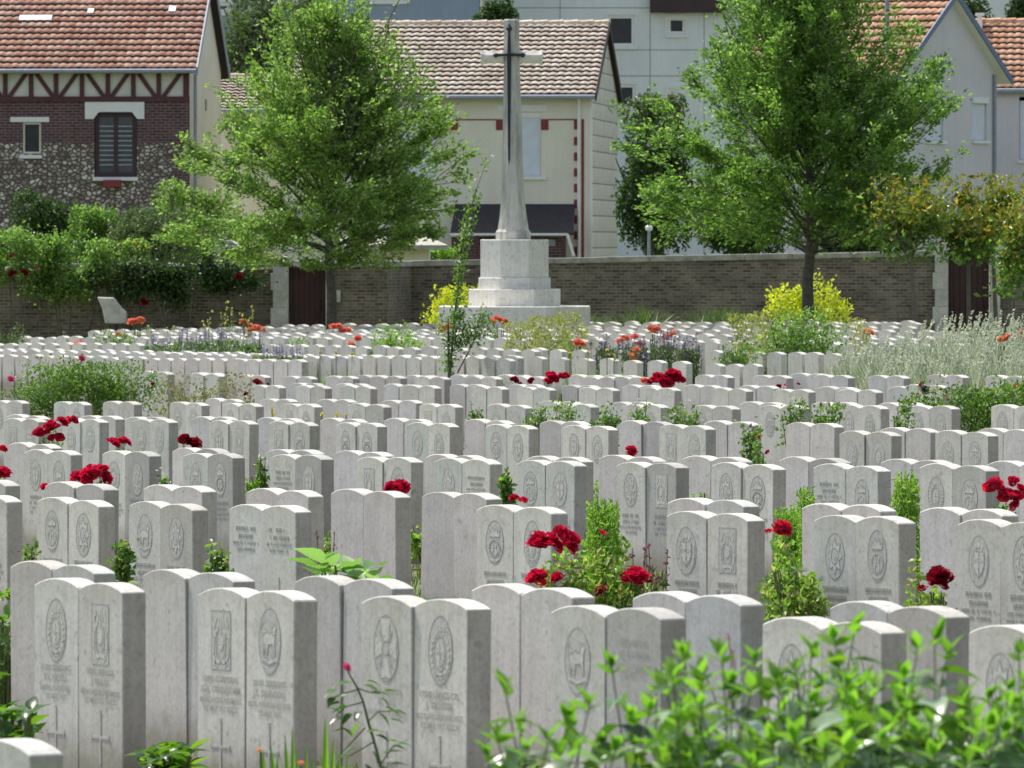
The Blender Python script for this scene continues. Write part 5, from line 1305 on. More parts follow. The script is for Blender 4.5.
for a in [(478, 68.6, 397, 14, 260, 'thin rose shoot with cream buds rising over the fifth row'), (538, 68.6, 405, 22, 420, 'loose pale green rose plant between two fourth row pairs'), (606, 68.6, 405, 24, 520, 'leafy young rose with cream buds in the middle of the fourth row'),
          (680, 68.6, 404, 24, 520, 'vigorous young rose beside the broad grey fourth row pair'), (752, 60.6, 424, 18, 300, 'low yellowish young rose near the red-budded stem'), (823, 68.6, 402, 28, 520, 'bushy young rose with many cream buds between pairs'),
          (790, 68.5, 396, 24, 260, 'sparse cream-budded rose behind the tall grey pair'), (640, 68.5, 397, 20, 220, 'low green rose tuft on top of the fourth row crowns'), (570, 68.5, 397, 28, 320, 'flat pale green rose tuft over the fifth row stones'),
          (690, 68.5, 402, 18, 260, 'small white-flowered rose beside a fifth row pair'), 
          (121, 41.6, 540, 15, 300, 'low rose foliage with a red bud in the narrow gap of the second row', 'deepred'), (217, 41.6, 545, 16, 320, 'rose foliage with cream buds in the gap beside the rectangular stone', 'white_petal'), (28, 41.6, 545, 15, 300, 'small budded rose foliage beside the first gap near the frame edge', 'deepred'),
          (163, 50.5, 468, 10, 200, 'thin rose stem with dry buds between third row pairs', 'white_petal'), (826, 68.5, 430, 10, 200, 'tiny green tuft between third and fourth row stones'), (262, 50.5, 455, 8, 250, 'narrow bright green tuft beside the third row pair at its edge'),
          (505, 50.4, 476, 12, 500, 'narrow bright feathery tuft beside the third row pair in the centre')]:
    small_plant(a[0], a[1], a[2], a[3], a[4], a[5], a[6] if len(a) > 6 else 'white_petal', seed=int(a[0]))
def feathery(px, D0, ytop, wpx, n, label, seed):
    D = D_(D0, px); x = X_at(px, D); r = root('feathery_plant', label, 'feathery plant', (x, D, gz(x, D)), 0, 'bright feathery plants')
    h = Z_at(ytop, D)-gz(x, D); w = wpx/F*D; P = np.stack([RS.uniform(-.62, .62, n)*w, RS.normal(size=n)*.14, h*RS.uniform(.1, 1.0, n)], 1); P[:, 2] *= 1 - .12*(np.abs(P[:, 0])/(w*.62))**2*RS.uniform(0, 1, n) - .12*np.sin(P[:, 0]*60)**2; leafobj('foliage', P, .042, M['leaf_bright'], r, up=.8, width=.28)
    mb = MB(); rr = random.Random(seed)
    for i in range(9): a = rr.uniform(-.4, .4)*w; mb.tube([(a*.4, 0, -.03), (a, .02, h*rr.uniform(.8, 1.0))], [.007, .003], 4)
    mb.build('stem', M['stem'], r)
feathery(603, 50.6, 497, 25, 2200, 'lime green feathery plant between two third row pairs behind the crimson roses', 1)
feathery(793, 50.6, 506, 28, 2600, 'lime green feathery plant behind the plain second row pair', 2)
feathery(806, 50.2, 484, 13, 1000, 'narrow upright feathery plant next to a third row pair', 3)
feathery(906, 50.6, 470, 20, 2600, 'lime green feathery plant between the two engraved pairs near the frame edge', 4)
feathery(700, 50.6, 492, 22, 900, 'low feathery tuft peeping over a plain pair', 5)
# broad leaf plant in the gap behind the front stones
def nice_leaves(P, Dr, L, Wd, curl=.5, seg=5):
    """ovate leaves with midrib fold and downward curl"""
    n = len(P); P = np.asarray(P, float); Dr = np.asarray(Dr, float); Dr = Dr/np.linalg.norm(Dr, axis=1, keepdims=True)
    L = np.asarray(L)*np.ones(n); upv = np.array([0, 0, 1.0]) + RS.normal(size=(n, 3))*.25
    a = np.cross(Dr, upv); a /= np.linalg.norm(a, axis=1, keepdims=True); nn = np.cross(a, Dr)
    rows = []
    for k in range(seg+1):
        t = k/seg; wv = math.sin(PI*min(1, t*1.02)**.75)*(1-t*.25) if t < 1 else .0
        c = P + Dr*(L*t)[:, None] - nn*(L*curl*t*t*.6)[:, None]; ww = (L*Wd*wv*.5 + .0006)[:, None]
        rows += [c - a*ww + nn*ww*.35, c, c + a*ww + nn*ww*.35]
    V = np.stack(rows, 1).reshape(-1, 3); m = 3*(seg+1); i = np.arange(n)[:, None]*m
    Fc = np.concatenate([i + np.array([3*k+j, 3*k+j+1, 3*k+j+4, 3*k+j+3]) for k in range(seg) for j in (0, 1)], 1).reshape(-1, 4)
    return V, Fc
def broadleaf(px, D, ytop, wpx, n, L, label, mat, seed):
    x = X_at(px, D); h = Z_at(ytop, D)-gz(x, D); w = wpx/F*D; rr = np.random.RandomState(seed); r = root('broadleaf_plant', label, 'leafy plant', (x, D, gz(x, D)), 0, 'broad-leaved bed plants')
    az = rr.uniform(0, 2*PI, n); el = rr.uniform(.1, .9, n); Dr = np.stack([np.cos(az)*np.cos(el), np.sin(az)*np.cos(el), np.sin(el)], 1)
    P = np.stack([rr.uniform(-.4, .4, n)*w, rr.uniform(-.2, .2, n), h*(rr.uniform(.3, .9, n))], 1)
    V, Fc = nice_leaves(P, Dr, L*rr.uniform(.7, 1.1, n), .62); link('foliage', np_mesh('foliage', V, Fc, True), M[mat], r)
    mb = MB(); [mb.tube([(p[0]*.3, p[1]*.3, -.02), tuple(p)], .006, 4) for p in P[::2]]; mb.build('stem', M['stem'], r)
broadleaf(352, 40.5, 549, 82, 60, .21, 'broad pale-leaved plant behind the plain front pair', 'leaf_host', 1)
broadleaf(432, 40.2, 592, 40, 20, .16, 'broad-leaved plant peeping over the white-topped front pair', 'leaf_fore', 2)
broadleaf(122, 41.0, 572, 20, 16, .10, 'round-leaved plant in the gap below the first second row stones', 'leaf_bright', 3)
broadleaf(215, 41.0, 565, 22, 18, .10, 'round-leaved plant in the gap beside the text-covered stone', 'leaf_bright', 4)
broadleaf(505, 31.9, 770, 60, 40, .13, 'low green leaves at the foot of the front row near the centre', 'leaf_fore', 5)
broadleaf(168, 31.4, 746, 60, 130, .10, 'low green leaves at the foot of the plain stone in the front row', 'leaf_fore', 6)
broadleaf(16, 31.6, 700, 46, 110, .10, 'low green leaves at the frame edge beside the first pair', 'leaf_fore', 7)
broadleaf(4, 36.5, 604, 26, 90, .09, 'dark leafy tuft at the frame edge behind the first plain stone', 'leaf_rose', 8)
broadleaf(792, 41.0, 566, 56, 150, .11, 'bright drooping leaves below the tall rose bush', 'leaf_fore', 9)
gi = 0
for rowname, D0, gaps in (('second', 41.9, (33, 122, 212, 322, 395, 470, 590, 650, 785, 935)), ('third', 51.4, (92, 174, 246, 262, 345, 424, 504, 598, 604, 698, 800, 905)), ('fourth', 61.4, (55, 120, 200, 262, 328, 400, 478, 552, 612, 725, 762, 905))):
    for gp, px in enumerate(gaps):
        D = D_(D0, px); x = X_at(px, D); h = random.uniform(.24, .46); nn_ = 240
        r = root('bedding_plant', 'low leafy bedding plant in the %s bed from the front, %s gap along' % (rowname, ORD[gp]), 'bedding plant', (x, D, gz(x, D)), 0, 'low bedding plants between the headstones')
        P = blob_points(nn_, .22, .16, h, 6, 500+gi, .1); leafobj('foliage', P, .055, M[random.choice(['leaf_bush', 'leaf_rose', 'leaf_bright'])], r, up=.4, width=.5)
        mb = MB(); [mb.tube([(0, 0, -.03), (random.uniform(-.12, .12), random.uniform(-.1, .1), h*.9)], [.006, .003], 4) for _ in range(5)]; mb.build('stem', M['stem'], r)
        if gi % 3 == 0: add_blossom(r, random.uniform(-.05, .05), h*1.0, -.05, random.choice(['deepred', 'pink', 'white_petal', 'red']), .045)
        gi += 1
# mauve spikes near the crimson roses
def spikes(name, px, D, ytop, wpx, n, mat, label, group, seed, fol=None, sw=.014, hfrac=.35, nf=600, cat='flower clump'):
    x = X_at(px, D); h = Z_at(ytop, D)-gz(x, D); w = wpx/F*D; rr = np.random.RandomState(seed); r = root(name, label, cat, (x, D, gz(x, D)), 0, group)
    mb = MB()
    for i in range(n):
        a, b = rr.uniform(-.5, .5)*w, rr.uniform(-.25, .25); hh = h*rr.uniform(.72, 1.02); le = rr.normal()*.05
        mb.tube([(a, b, -.02), (a+le, b, hh)], [.004, .0025], 4); k = 15
        z = hh - rr.uniform(0, hfrac*h, k); tt = z/hh
        leafobj('flower_spike', np.stack([a+le*tt + rr.normal(size=k)*sw*.6, b + rr.normal(size=k)*sw*.6, z], 1), sw*1.6, M[mat], r, width=.8)
    mb.build('stem', M['stem'], r)
    if nf:
        Q = np.stack([rr.uniform(-.5, .5, nf)*w, rr.uniform(-.3, .3, nf), h*rr.uniform(.1, .80, nf)], 1); leafobj('foliage', Q, .07, M[fol or 'leaf_grey'], r, up=1.0, width=.3)
    return r
spikes('salvia', 651, D_(42.0, 651), 547, 30, 9, 'mauve', 'small group of mauve flower spikes beside the crimson roses', None, 5, nf=120, sw=.014)
spikes('salvia', 326, D_(42.2, 326), 527, 6, 2, 'mauve', 'single dark red flower spike behind the text-covered pair', None, 6, nf=0, sw=.012)
LV = 'lavender clumps in the back rows'
for i, (px, y, w, n, m, lab) in enumerate([(162, 332, 34, 26, 'lavender', 'first lavender clump from the left with dense green foliage'), (192, 328, 34, 26, 'lavender', 'lavender clump with tall pale spikes before the dark wall'), (222, 326, 34, 28, 'lavender', 'lavender clump beside the coral roses'),
      (250, 330, 24, 14, 'lavender', 'lavender clump directly below the coral roses'), (268, 343, 30, 24, 'lavender', 'lower lavender clump in front with grey-blue haze'), (290, 344, 26, 22, 'lavender', 'lower lavender clump beside the yellow iris'),
      (607, 333, 22, 12, 'purple', 'dark purple salvia clump with few spikes right of the monument'), (635, 332, 26, 18, 'purple', 'dark purple salvia clump below the coral blossoms'), (663, 330, 26, 22, 'purple', 'dense dark purple salvia clump in the back rows'), (688, 333, 22, 18, 'purple', 'dark purple salvia clump next to the pale single stone')]):
    spikes('lavender' if m == 'lavender' else 'salvia', px, D_(101.5 if i not in (4, 5) else 95.5, px), y, w, n, m, lab, LV, 200+i, 'leaf_rose' if i < 6 else 'leaf_grey', sw=.021, hfrac=.24, nf=1300)
# tall dry spikes
for i, (px, y) in enumerate([(150, 314), (170, 322), (208, 305), (222, 310), (233, 300), (246, 302), (64, 330), (68, 333)]):
    D = D_(118, px); spikes('foxglove', px, D, y, 6, 3, 'leaf_gold', 'tall faded flower spike number %s before the dark overgrown wall' % ORD[i], 'tall faded flower spikes', 300+i, 'leaf_grey', sw=.03, hfrac=.5, nf=30)
# green shrubs of the back rows
shr('green_shrub', 'round fresh green shrub left of the climbing rose stem', 'shrub', 397, 107.3, 62, 323, 3600, .05, 'leaf_bright', 'round shrubs of the back rows', 111, lumps=10)
shr('green_shrub', 'dark green low shrub near the foot of the airy tree', 'shrub', 305, 110, 42, 333, 1800, .05, 'leaf_tree2', 'round shrubs of the back rows', 112, lumps=8)
shr('green_shrub', 'dark green shrub below the orange standard rose', 'shrub', 115, 112, 52, 330, 2400, .05, 'leaf_rose', 'round shrubs of the back rows', 113, lumps=8)
shr('green_shrub', 'grey-green shrub at the frame edge below the dark wall', 'shrub', 6, 112, 36, 327, 1600, .05, 'leaf_grey', 'round shrubs of the back rows', 114, lumps=8)
shr('green_shrub', 'light green loose shrub behind the single pale stones', 'shrub', 733, 103, 36, 338, 1900, .05, 'leaf_rose', 'round shrubs of the back rows', 115, lumps=8)
shr('green_shrub', 'small green shrub in front of the monument steps', 'shrub', 560, 112, 30, 340, 900, .05, 'leaf_rose', 'round shrubs of the back rows', 116, lumps=8)
shr('green_shrub', 'leafy green bush under the spreading rose bush edge', 'shrub', 900, 67.8, 26, 398, 1400, .05, 'leaf_rose', 'round shrubs of the back rows', 117, lumps=8)
for i, (px, y, w, n) in enumerate([(520, 322, 34, 500), (548, 316, 34, 620), (572, 312, 26, 420), (858, 318, 20, 200), (748, 314, 34, 500), (770, 312, 24, 320)]):
    D = D_(116, px); x = X_at(px, D); h = Z_at(y, D)-gz(x, D)
    r = root('goldenrod', 'yellow-green flowering clump %s' % (['left of the monument centre line', 'in the middle before the monument steps', 'at the right corner of the steps', 'beside the trunk of the broad tree', 'left of the hedge before the golden shrub', 'touching the dense dark shrub'][i]), 'flower clump', (x, D, gz(x, D)), 0, 'yellow-green clumps')
    ww = w/F*D; P = np.stack([RS.uniform(-.5, .5, n*2)*ww, RS.uniform(-.3, .3, n*2), h*RS.uniform(.15, 1.0, n*2)**.8], 1); P[:, 0] += .06*np.sin(P[:, 2]*9)
    leafobj('foliage', P, .06, M['leaf_gold'], r, up=.8, width=.4)
# coral and orange roses
def coral(px, y, wpx, D0, kinds, label, seed, fol=300):
    D = D_(D0, px); x = X_at(px, D); h = Z_at(y, D)-gz(x, D); w = wpx/F*D; rr = random.Random(seed)
    r = root('coral_rose_bush', label, 'rose bush', (x, D, gz(x, D)), 0, 'coral and orange roses')
    P = blob_points(fol, w*.5, .3, h*.9, 7, seed, .2); leafobj('foliage', P, .055, M['leaf_rose'], r)
    mb = MB(); [mb.tube([(0, 0, -.02), (rr.uniform(-.4, .4)*w, 0, h*.95)], [.012, .006], 4) for _ in range(4)]; mb.build('stem', M['stem'], r)
    nb = max(2, int(wpx/5))
    for i in range(nb): add_blossom(r, w*((i+.5)/nb-.5)*.9, h + rr.uniform(-.07, .05), -.25, rr.choice(kinds), rr.uniform(8, 10.5)/F*D)
for i, a in enumerate([(137, 322, 15, 121, ['peach', 'orange'], 'standard rose with peach and orange blossoms before the dark wall'), (122, 336, 12, 119, ['peach'], 'low peach rose beside the dark shrub'), (79, 343, 8, 112, ['orange'], 'single orange rose above the tightly packed far stones'),
      (246, 324, 12, 121, ['orange', 'peach'], 'coral rose at the end of the lavender bed'), (257, 330, 18, 119, ['orange', 'peach'], 'full coral and pink rose bush behind the lavender'), (340, 328, 20, 124, ['orange'], 'bright coral rose at the foot of the airy tree'),
      (355, 341, 14, 112, ['orange'], 'red-orange rose left of the round fresh green shrub'), (446, 326, 12, 124, ['peach', 'orange'], 'peach rose at the corner of the monument steps'), (498, 321, 18, 121, ['peach', 'orange'], 'pale coral rose in front of the monument steps'),
      (622, 341, 14, 106.8, ['orange'], 'coral rose over the purple salvia'), (637, 340, 12, 107.5, ['orange'], 'deep coral rose beside the purple salvia'), (654, 331, 8, 115, ['orange'], 'small coral rose high in the back rows'), (669, 333, 14, 115, ['orange', 'peach'], 'wide coral rose above the dense purple salvia'),
      (579, 343, 6, 106, ['orange'], 'tiny orange rose between two far stones'), (634, 353, 9, 101, ['peach'], 'low peach rose among the far single stones'), (868, 332, 8, 121, ['orange'], 'small orange rose above the silvery grass'), (1003, 341, 11, 93, ['orange', 'peach'], 'peach rose within the silvery grass'), (1020, 332, 9, 104, ['orange'], 'bright orange rose at the frame edge above silvery grass')]):
    coral(*a[:6], 400+i)
for i, (px, y) in enumerate([(320, 352), (336, 353), (352, 354), (570, 353), (588, 352), (607, 350), (614, 355), (272, 409), (322, 414), (337, 415), (346, 415)]):
    D = D_(97 if y < 400 else 66, px); x = X_at(px, D); r = root('yellow_iris', 'small yellow flower, %s from the left among the %s' % (ORD[i if i < 7 else i-7], 'far rows' if y < 400 else 'fifth row stones'), 'flower', (x, D, gz(x, D)), 0, 'yellow flowers')
    h = Z_at(y, D)-gz(x, D); V, Fc = blades(RS.normal(size=(14, 3))*np.array([.04, .04, 0]), h*.8, .03); link('leaves', np_mesh('leaves', V, Fc), M['leaf_blade'], r)
    mb = MB(); mb.tube([(0, 0, 0), (0, 0, h)], .006, 4); mb.build('stem', M['stem'], r); add_blossom(r, 0, h, 0, 'yellow_petal', 5.0/F*D); add_blossom(r, .02, h-.07, 0, 'yellow_petal', 4.5/F*D)
# silvery grass
for i, (px, y, w, D0) in enumerate([(842, 352, 34, 95), (866, 346, 40, 95), (896, 338, 44, 95), (925, 328, 44, 95), (955, 322, 46, 95), (985, 320, 46, 95), (1014, 322, 44, 95), (1042, 324, 44, 95), (880, 362, 40, 89), (915, 358, 44, 89), (950, 352, 46, 89), (990, 352, 46, 89), (1025, 350, 46, 89)]):
    D = D_(D0, px); x = X_at(px, D); h = (Z_at(y, D)-gz(x, D))*1.04; ww = w/F*D
    r = root('silver_grass_clump', 'silvery variegated grass clump, %s in the %s row of clumps' % (ORD[i if i < 8 else i-8], 'back' if i < 8 else 'front'), 'ornamental grass', (x, D, gz(x, D)), 0, 'silvery ornamental grass')
    n = 1100; P = np.stack([RS.uniform(-.5, .5, n)*ww, RS.uniform(-.35, .35, n), np.zeros(n)], 1)
    V, Fc = blades(P, h*RS.uniform(.35, .95, n), .036, .16, .30); link('leaves', np_mesh('leaves', V, Fc), M['leaf_silver'], r)
    m = 34; P = np.stack([RS.uniform(-.5, .5, m)*ww, RS.uniform(-.3, .3, m), np.zeros(m)], 1); Q = []
    for k in range(m):
        le = RS.uniform(.05, .35); hh = h*RS.uniform(.8, 1.06); t = RS.uniform(.78, 1.0, 30)
        Q.append(np.stack([P[k, 0] + le*t**2 + RS.normal(size=30)*.008, P[k, 1] + RS.normal(size=30)*.008, hh*t], 1))
    leafobj('plumes', np.concatenate(Q), .042, M['plume'], r, up=.6, width=.5)
# tall climbing rose stem left of the cross
def tall_rose():
    D = D_(96.0, 462); x = X_at(462, D); g = gz(x, D); z = lambda py: Z_at(py, D)-g; lx = lambda px: X_at(px, D)-x
    r = root('tall_rose', 'very tall narrow rose with a few white blossoms rising left of the monument', 'rose', (x, D, g))
    pts = [(449, 385), (452, 350), (454, 320), (458, 290), (460, 262), (464, 235), (472, 205), (478, 185), (485, 166), (491, 160)]; mb = MB()
    mb.tube([(lx(a), 0, z(b)) for a, b in pts], [.018, .016, .015, .013, .012, .010, .008, .005, .004, .003], 6)
    mb.tube([(lx(449), 0, z(385)), (lx(448.5), .02, z(340)), (lx(448), .02, z(318))], [.02, .016, .01], 6)
    mb.tube([(lx(458), 0, z(372)), (lx(472), .02, z(345)), (lx(482), .04, z(322)), (lx(487), .05, z(310))], [.012, .009, .007, .004], 5)
    mb.build('stem', M['bark'], r)
    P = []; rr = np.random.RandomState(9)
    for (a, b, w, n) in [(449, 362, 12, 130), (456, 340, 22, 330), (458, 318, 16, 260), (458, 295, 14, 240), (459, 275, 15, 260), (462, 255, 14, 240), (465, 236, 17, 300), (470, 215, 15, 260), (476, 199, 11, 140), (486, 163, 8, 60), (473, 335, 20, 220), (484, 322, 16, 160), (443, 326, 10, 60), (470, 182, 5, 12)]:
        if b < 305: n = int(n*.42); w *= .72
        P.append(np.stack([lx(a) + rr.normal(size=n)*w/3.2/F*D, rr.normal(size=n)*.07, z(b) + rr.normal(size=n)*.10], 1))
    leafobj('foliage', np.concatenate(P), .055, M['leaf_rose'], r, width=.6)
    for (a, b) in ((492, 156.5), (471, 219), (469, 271), (459, 262), (470, 226)): add_blossom(r, lx(a), z(b), -.15, 'white_petal', 4.5/F*D)
tall_rose()
# foreground: pink rose sprig, iris blades
def sprig():
    D = 27.0; x = X_at(372, D); g = gz(x, D); z = lambda py: Z_at(py, D)-g; lx = lambda px: X_at(px, D)-x
    r = root('rose_sprig', 'single arching rose sprig with one pink bud in front of the dark-faced stone', 'rose', (x, D, g))
    mb = MB(); main = [(392, 860), (388, 800), (380, 765), (374, 742), (368, 722), (363, 702), (357, 688), (350, 676), (347, 669)]
    mb.tube([(lx(a), 0, z(b)) for a, b in main], [.008, .007, .006, .005, .005, .004, .004, .003, .003], 6)
    for br in ([(374, 742), (360, 750), (346, 758)], [(368, 722), (378, 712), (390, 712)], [(363, 702), (346, 707), (336, 716)], [(357, 688), (368, 692), (380, 694)], [(365, 728), (352, 742), (343, 752)], [(380, 765), (392, 748), (398, 745)], [(357, 690), (342, 694), (330, 700)]):
        mb.tube([(lx(a), random.uniform(-.02, .02), z(b)) for a, b in br], [.003, .0025, .002], 5)
    mb.build('stem', M['stem'], r)
    pos = [(352, 683, 0), (362, 686, 1), (366, 681, 1), (346, 697, -1), (334, 697, -1), (340, 703, -1), (372, 692, 1), (384, 693, 1), (380, 698, 1), (347, 708, -1), (339, 714, -1), (344, 718, -1), (352, 714, 0), (360, 712, 0), (378, 713, 1), (388, 712, 1), (391, 719, 1), (384, 708, 1),
           (346, 730, -1), (352, 738, 0), (360, 724, 0), (366, 732, 1), (375, 735, 1), (386, 742, 1), (392, 746, 1), (398, 745, 1), (382, 755, 1), (372, 752, 0), (356, 748, -1), (348, 756, -1), (352, 766, -1), (364, 764, 0), (378, 768, 1), (390, 764, 1), (338, 690, -1)]
    P = np.array([(lx(a), random.uniform(-.04, .04), z(b)) for a, b, s in pos]); Dr = np.array([(s*.8 + random.uniform(-.5, .5), random.uniform(-.6, .3), random.uniform(-.5, .25)) for a, b, s in pos])
    V, Fc = nice_leaves(P, Dr, .062*RS.uniform(.8, 1.25, len(P)), .62, .4); link('foliage', np_mesh('foliage', V, Fc, True), M['leaf_fore'], r)
    o = add_blossom(r, lx(346), z(668), 0, 'pink', .045); o.name = 'bud'
    r2 = root('iris_plant', 'upright sword-shaped green leaves with a tiny orange bloom before the front row', 'iris', (X_at(305, 26.5), 26.5, gz(X_at(305, 26.5), 26.5)))
    D = 26.5; x = X_at(305, D); g = gz(x, D); V = []; Fc = []
    for (a, b, wd, le) in [(325, 716, 9, .0), (334, 738, 8, .03), (292, 726, 7, -.01), (285, 732, 7, -.03), (306, 744, 6, .01), (270, 742, 8, -.05), (262, 750, 6, -.04), (348, 752, 6, .03), (278, 752, 8, .02), (312, 756, 7, -.02), (338, 754, 8, -.03), (298, 750, 6, .02), (258, 738, 5, -.07), (342, 762, 7, .05)]:
        xx = X_at(a, D)-x; h = Z_at(b, D)-g; w = wd/F*D; yy = random.uniform(-.06, .06); k = len(V); n = 6
        for i in range(n+1):
            t = i/n; q = .5*w*(math.sin(PI*min(1, .25+.75*t))**.6 if t < 1 else .02); cx = xx + le*(t-1)*1.2
            V += [(cx-q, yy+.01*t, h*t), (cx, yy-.004, h*t), (cx+q, yy+.01*t, h*t)]
        for i in range(n):
            for j in (0, 1): Fc.append((k+3*i+j, k+3*i+j+1, k+3*i+j+4, k+3*i+j+3))
    link('leaves', np_mesh('leaves', V, Fc, True), M['leaf_blade'], r2)
    mb = MB(); mb.tube([(X_at(262, D)-x, -.05, 0), (X_at(261, D)-x, -.05, Z_at(752, D)-g)], .005, 5); mb.tube([(X_at(301, D)-x, -.05, 0), (X_at(301, D)-x, -.05, Z_at(765, D)-g)], .004, 5); mb.build('stem', M['stem'], r2)
    add_blossom(r2, X_at(260, D)-x, Z_at(750, D)-g, -.06, 'peach', .035); add_blossom(r2, X_at(301, D)-x, Z_at(763, D)-g, -.06, 'orange', .03)
sprig()
# foreground leafy shrubs
def fore(name, label, tips, seed, D0=18.0, group='leafy shrubs in the near bed'):
    rr = random.Random(seed); cx = sum(t[0] for t in tips)/len(tips); x = X_at(cx, D0)
    r = root(name, label, 'leafy shrub', (x, D0, gz(x, D0)), 0, group); g = gz(x, D0); mb = MB(); P = []; Dr = []; Ls = []; Pt = []; Dt = []; Lt = []
    for (px, py, dd) in tips:
        D = D0 + dd; tx, ty, tz = X_at(px, D)-x, dd, Z_at(py, D)-g; bx = tx*.75 + rr.uniform(-.22, .22); by = ty + rr.uniform(-.2, .2)
        pts = []; n = 9; bow = rr.uniform(-.06, .06)
        for i in range(n):
            t = i/(n-1); pts.append(Vector((bx + (tx-bx)*t + bow*math.sin(PI*t), by + (ty-by)*t, tz*(.12 + .88*t))))
        mb.tube(pts, [.0045 - .0025*i/(n-1) for i in range(n)], 5)
        L = (pts[-1]-pts[0]).length; k = int(L*.72/.062); a0 = rr.uniform(0, PI)
        for j in range(k):
            t = 1 - (j+.25)*.062/L; q = t*(n-1); i = min(int(q), n-2); p = pts[i].lerp(pts[i+1], q-i); a0 += PI/2 + rr.uniform(-.3, .3); size = min(1.1, .5 + .22*j)
            for s in (0, PI):
                a = a0 + s + rr.uniform(-.25, .25); el = (.6 if j == 0 else .2 if j == 1 else rr.uniform(-.6, .25))
                v = (math.cos(a)*math.cos(el), math.sin(a)*math.cos(el), math.sin(el)); l = .132*size*rr.uniform(.6, 1.2)
                (Pt if j < 1 else P).append(p[:]); (Dt if j < 1 else Dr).append(v); (Lt if j < 1 else Ls).append(l)
        for s in range(4):
            a = rr.uniform(0, 6.28); Pt.append(pts[-1][:]); Dt.append((math.cos(a)*.5, math.sin(a)*.5, .9)); Lt.append(rr.uniform(.035, .065))
    mb.build('stem', M['stem'], r)
    P, Dr, Ls = np.array(P), np.array(Dr), np.array(Ls); kk = RS.uniform(size=len(P)) < .16
    V, Fc = nice_leaves(P[~kk], Dr[~kk], Ls[~kk], .56, .7); link('foliage', np_mesh('foliage', V, Fc, True), M['leaf_fore'], r)
    V, Fc = nice_leaves(P[kk], Dr[kk], Ls[kk], .56, .9); link('gloss_leaves', np_mesh('gloss_leaves', V, Fc, True), M['leaf_gloss'], r)
    V, Fc = nice_leaves(Pt, Dt, Lt, .48, .3); link('young_leaves', np_mesh('young_leaves', V, Fc, True), M['leaf_blade'], r)
tA = [(505, 690, 0), (568, 722, .3), (497, 738, -.2), (612, 668, .5), (590, 705, 0), (548, 742, .2), (528, 752, -.3), (632, 720, -.1), (650, 712, .3), (574, 752, -.4), (602, 745, .5), (520, 728, .6), (560, 757, .1), (487, 757, 0), (615, 752, -.2), (640, 752, .3)]
fore('leafy_shrub', 'sparse upright leafy stems in the near bed before the second badge pair', tA, 5)
tB = [(683, 655, 0), (722, 658, .3), (702, 676, -.2), (755, 662, .2), (752, 690, -.4), (782, 690, .5), (812, 652, .1), (796, 672, -.3), (855, 628, 0), (838, 668, .4), (874, 690, -.2), (666, 690, .2), (835, 640, .5), (736, 700, .5), (905, 676, .5)]
rq = random.Random(77)
tB += [(rq.uniform(655, 905), rq.uniform(678, 770), rq.uniform(-1.0, 1.0)) for _ in range(76)]
fore('leafy_shrub', 'dense leafy shrub reaching highest, covering the stones of the front row', tB, 6)
tC = [(935, 640, 0), (948, 655, .3), (918, 650, -.2), (1020, 655, 0), (990, 700, .3), (965, 700, -.2), (1030, 690, .3), (1008, 690, -.3), (912, 690, .1)]
tC += [(rq.uniform(900, 1050), rq.uniform(700, 770), rq.uniform(-1.0, 1.0)) for _ in range(46)]
fore('leafy_shrub', 'leafy shrub at the lower corner with a lone tall stem before the plain stone', tC, 7)
# pale pink flower spray
def spray():
    D = 20.0; x = X_at(728, D); g = gz(x, D); r = root('pink_flower_spray', 'thin spray of tiny pale pink flowers above the dense leafy shrub', 'flower spray', (x, D, g)); z = lambda py: Z_at(py, D)-g; lx = lambda px: X_at(px, D)-x
    mb = MB()
    for p in ([(722, 800), (726, 720), (732, 660), (728, 634)], [(728, 700), (735, 668), (733, 650)], [(722, 720), (712, 690), (702, 668)]): mb.tube([(lx(a), 0, z(b)) for a, b in p], .0018, 4)
    mb.build('stem', M['mauve'], r)
    for (a, b) in ((726, 634), (730, 638), (728, 645), (732, 655), (733, 660), (725, 648), (702, 666), (698, 670), (720, 642), (734, 672)): add_blossom(r, lx(a)+random.uniform(-.002, .002), z(b), -.01, 'pink', .010)
spray()

# ------------------------------------------------------------------ ground, hill, grass
GX = np.linspace(-400, 400, 81); GY = np.concatenate([np.linspace(-20, 152, 87), np.linspace(160, 900, 38)])
V = []; Fc = []
for y in GY:
    for x in GX:
        zc = gz(max(-25, min(25, x)), y); f = max(0, min(1, (y-290)/320)); V.append((x, y, zc*(1 - max(0, min(1, (y-155)/40))) - 0.02 + 34*f*f*(3-2*f)))
nx = len(GX)
for j in range(len(GY)-1):
    for i in range(nx-1): Fc.append((j*nx+i, j*nx+i+1, (j+1)*nx+i+1, (j+1)*nx+i))
tag(link('ground', np_mesh('ground', V, Fc, True), M['ground']), kind='structure')
V = []; Fc = []; b = 0
for row, kind, D0, fine, prs in ROWS:
    if kind != 'F': continue
    # strip of bare soil in front of and behind each double row
    D0 = mapD(D0); t0, t1 = -9*D0/60-6, 9*D0/60+6; w0, w1 = -.55, 1.75
    for k in range(24):
        for (t, w_) in ((t0+(t1-t0)*k/24, w0), (t0+(t1-t0)*(k+1)/24, w0), (t0+(t1-t0)*(k+1)/24, w1), (t0+(t1-t0)*k/24, w1)):
            x = Ux*t + Vx*w_; y = D0 + Uy*t + Vy*w_; V.append((x, y, gz(x, y) - .012))
        Fc.append((b, b+1, b+2, b+3)); b += 4
tag(link('ground_bed', np_mesh('ground_bed', V, Fc), M['soil']), kind='structure')
n = 60000; Y = RS.uniform(16, 60, n); X = RS.uniform(-.075, .075, n)*Y
s_ = (X*Vx + (Y)*Vy); k = np.zeros(n, bool)
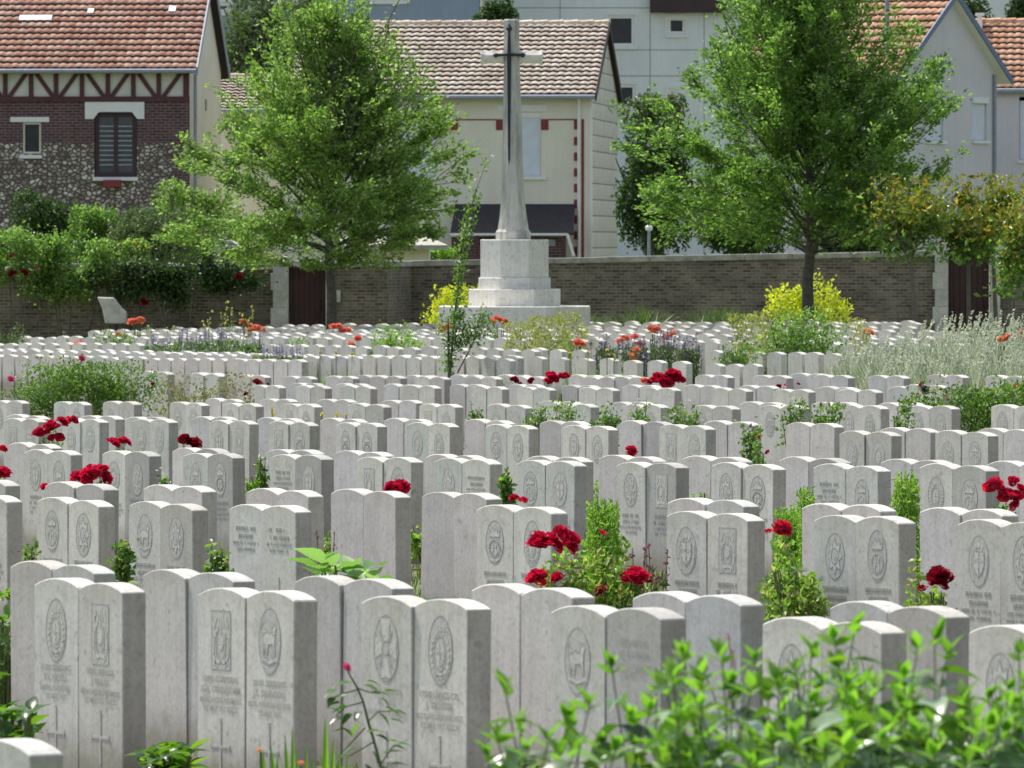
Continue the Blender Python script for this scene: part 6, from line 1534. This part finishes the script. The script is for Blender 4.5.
for row, kind, D0, fine, prs in ROWS:
    if kind == 'F': q = s_ - mapD(D0)*Vy; k |= (q > -.5) & (q < 1.7) & (RS.uniform(size=n) > .25)
X = X[~k]; Y = Y[~k]; P = np.stack([X, Y, SL*X + 1.46*(1 - Y/np.interp(Y, _B, _A)) - .02], 1)
V, Fc = blades(P, RS.uniform(.03, .09, len(P)), .012, .3, .3, 2)
tag(link('grass', np_mesh('grass', V, Fc), M['leaf_lawn']), 'short mown grass between the rows of headstones', 'grass', kind='stuff')

# ------------------------------------------------------------------ light, sky, camera
SUN_EL, SUN_AZ = R(60), R(-46)    # azimuth measured from +Y towards +X; behind the scene and a little to the left
w = bpy.data.worlds.new('World'); sc.world = w; w.use_nodes = True
nt = w.node_tree; sky = nt.nodes.new('ShaderNodeTexSky'); sky.sky_type = 'NISHITA'; sky.sun_disc = False
sky.sun_elevation = SUN_EL; sky.sun_rotation = SUN_AZ; sky.air_density = 1.0; sky.dust_density = 2.5; sky.ozone_density = 1.0
hs = nt.nodes.new('ShaderNodeHueSaturation'); hs.inputs['Saturation'].default_value = .62; hs.inputs['Value'].default_value = 1.32
mxs = nt.nodes.new('ShaderNodeMix'); mxs.data_type = 'RGBA'; mxs.blend_type = 'MULTIPLY'; mxs.inputs[0].default_value = 1.0; mxs.inputs[7].default_value = (1.0, 1.0, 1.03, 1)
nt.links.new(sky.outputs[0], hs.inputs['Color']); nt.links.new(hs.outputs[0], mxs.inputs[6]); nt.links.new(mxs.outputs[2], nt.nodes['Background'].inputs[0]); nt.nodes['Background'].inputs[1].default_value = 0.15
sd = Vector((math.sin(SUN_AZ)*math.cos(SUN_EL), math.cos(SUN_AZ)*math.cos(SUN_EL), math.sin(SUN_EL)))
ld = bpy.data.lights.new('sun', 'SUN'); ld.energy = 5.0; ld.angle = R(.55); ld.color = (1.0, .95, .87)
lo_ = bpy.data.objects.new('sun', ld); COL.objects.link(lo_); lo_.rotation_euler = sd.to_track_quat('Z', 'Y').to_euler(); lo_.location = sd*300
cam = bpy.data.cameras.new('camera'); co = bpy.data.objects.new('camera', cam); COL.objects.link(co)
cam.sensor_width = 36; cam.sensor_fit = 'HORIZONTAL'; cam.lens = F/1024*36; cam.clip_start = .5; cam.clip_end = 3000
co.location = (0, 0, CAMZ); co.rotation_euler = (PI/2 - math.atan((384-HZ)/F), 0, 0)
cam.dof.use_dof = True; cam.dof.focus_distance = 58; cam.dof.aperture_fstop = 18
sc.camera = co
sc.view_settings.view_transform = 'Standard'; sc.view_settings.look = 'None'; sc.view_settings.exposure = 0; sc.view_settings.gamma = 1
sc.render.engine = 'CYCLES'; sc.cycles.max_bounces = 8; sc.cycles.transparent_max_bounces = 8
sc.render.resolution_x = 1024; sc.render.resolution_y = 768
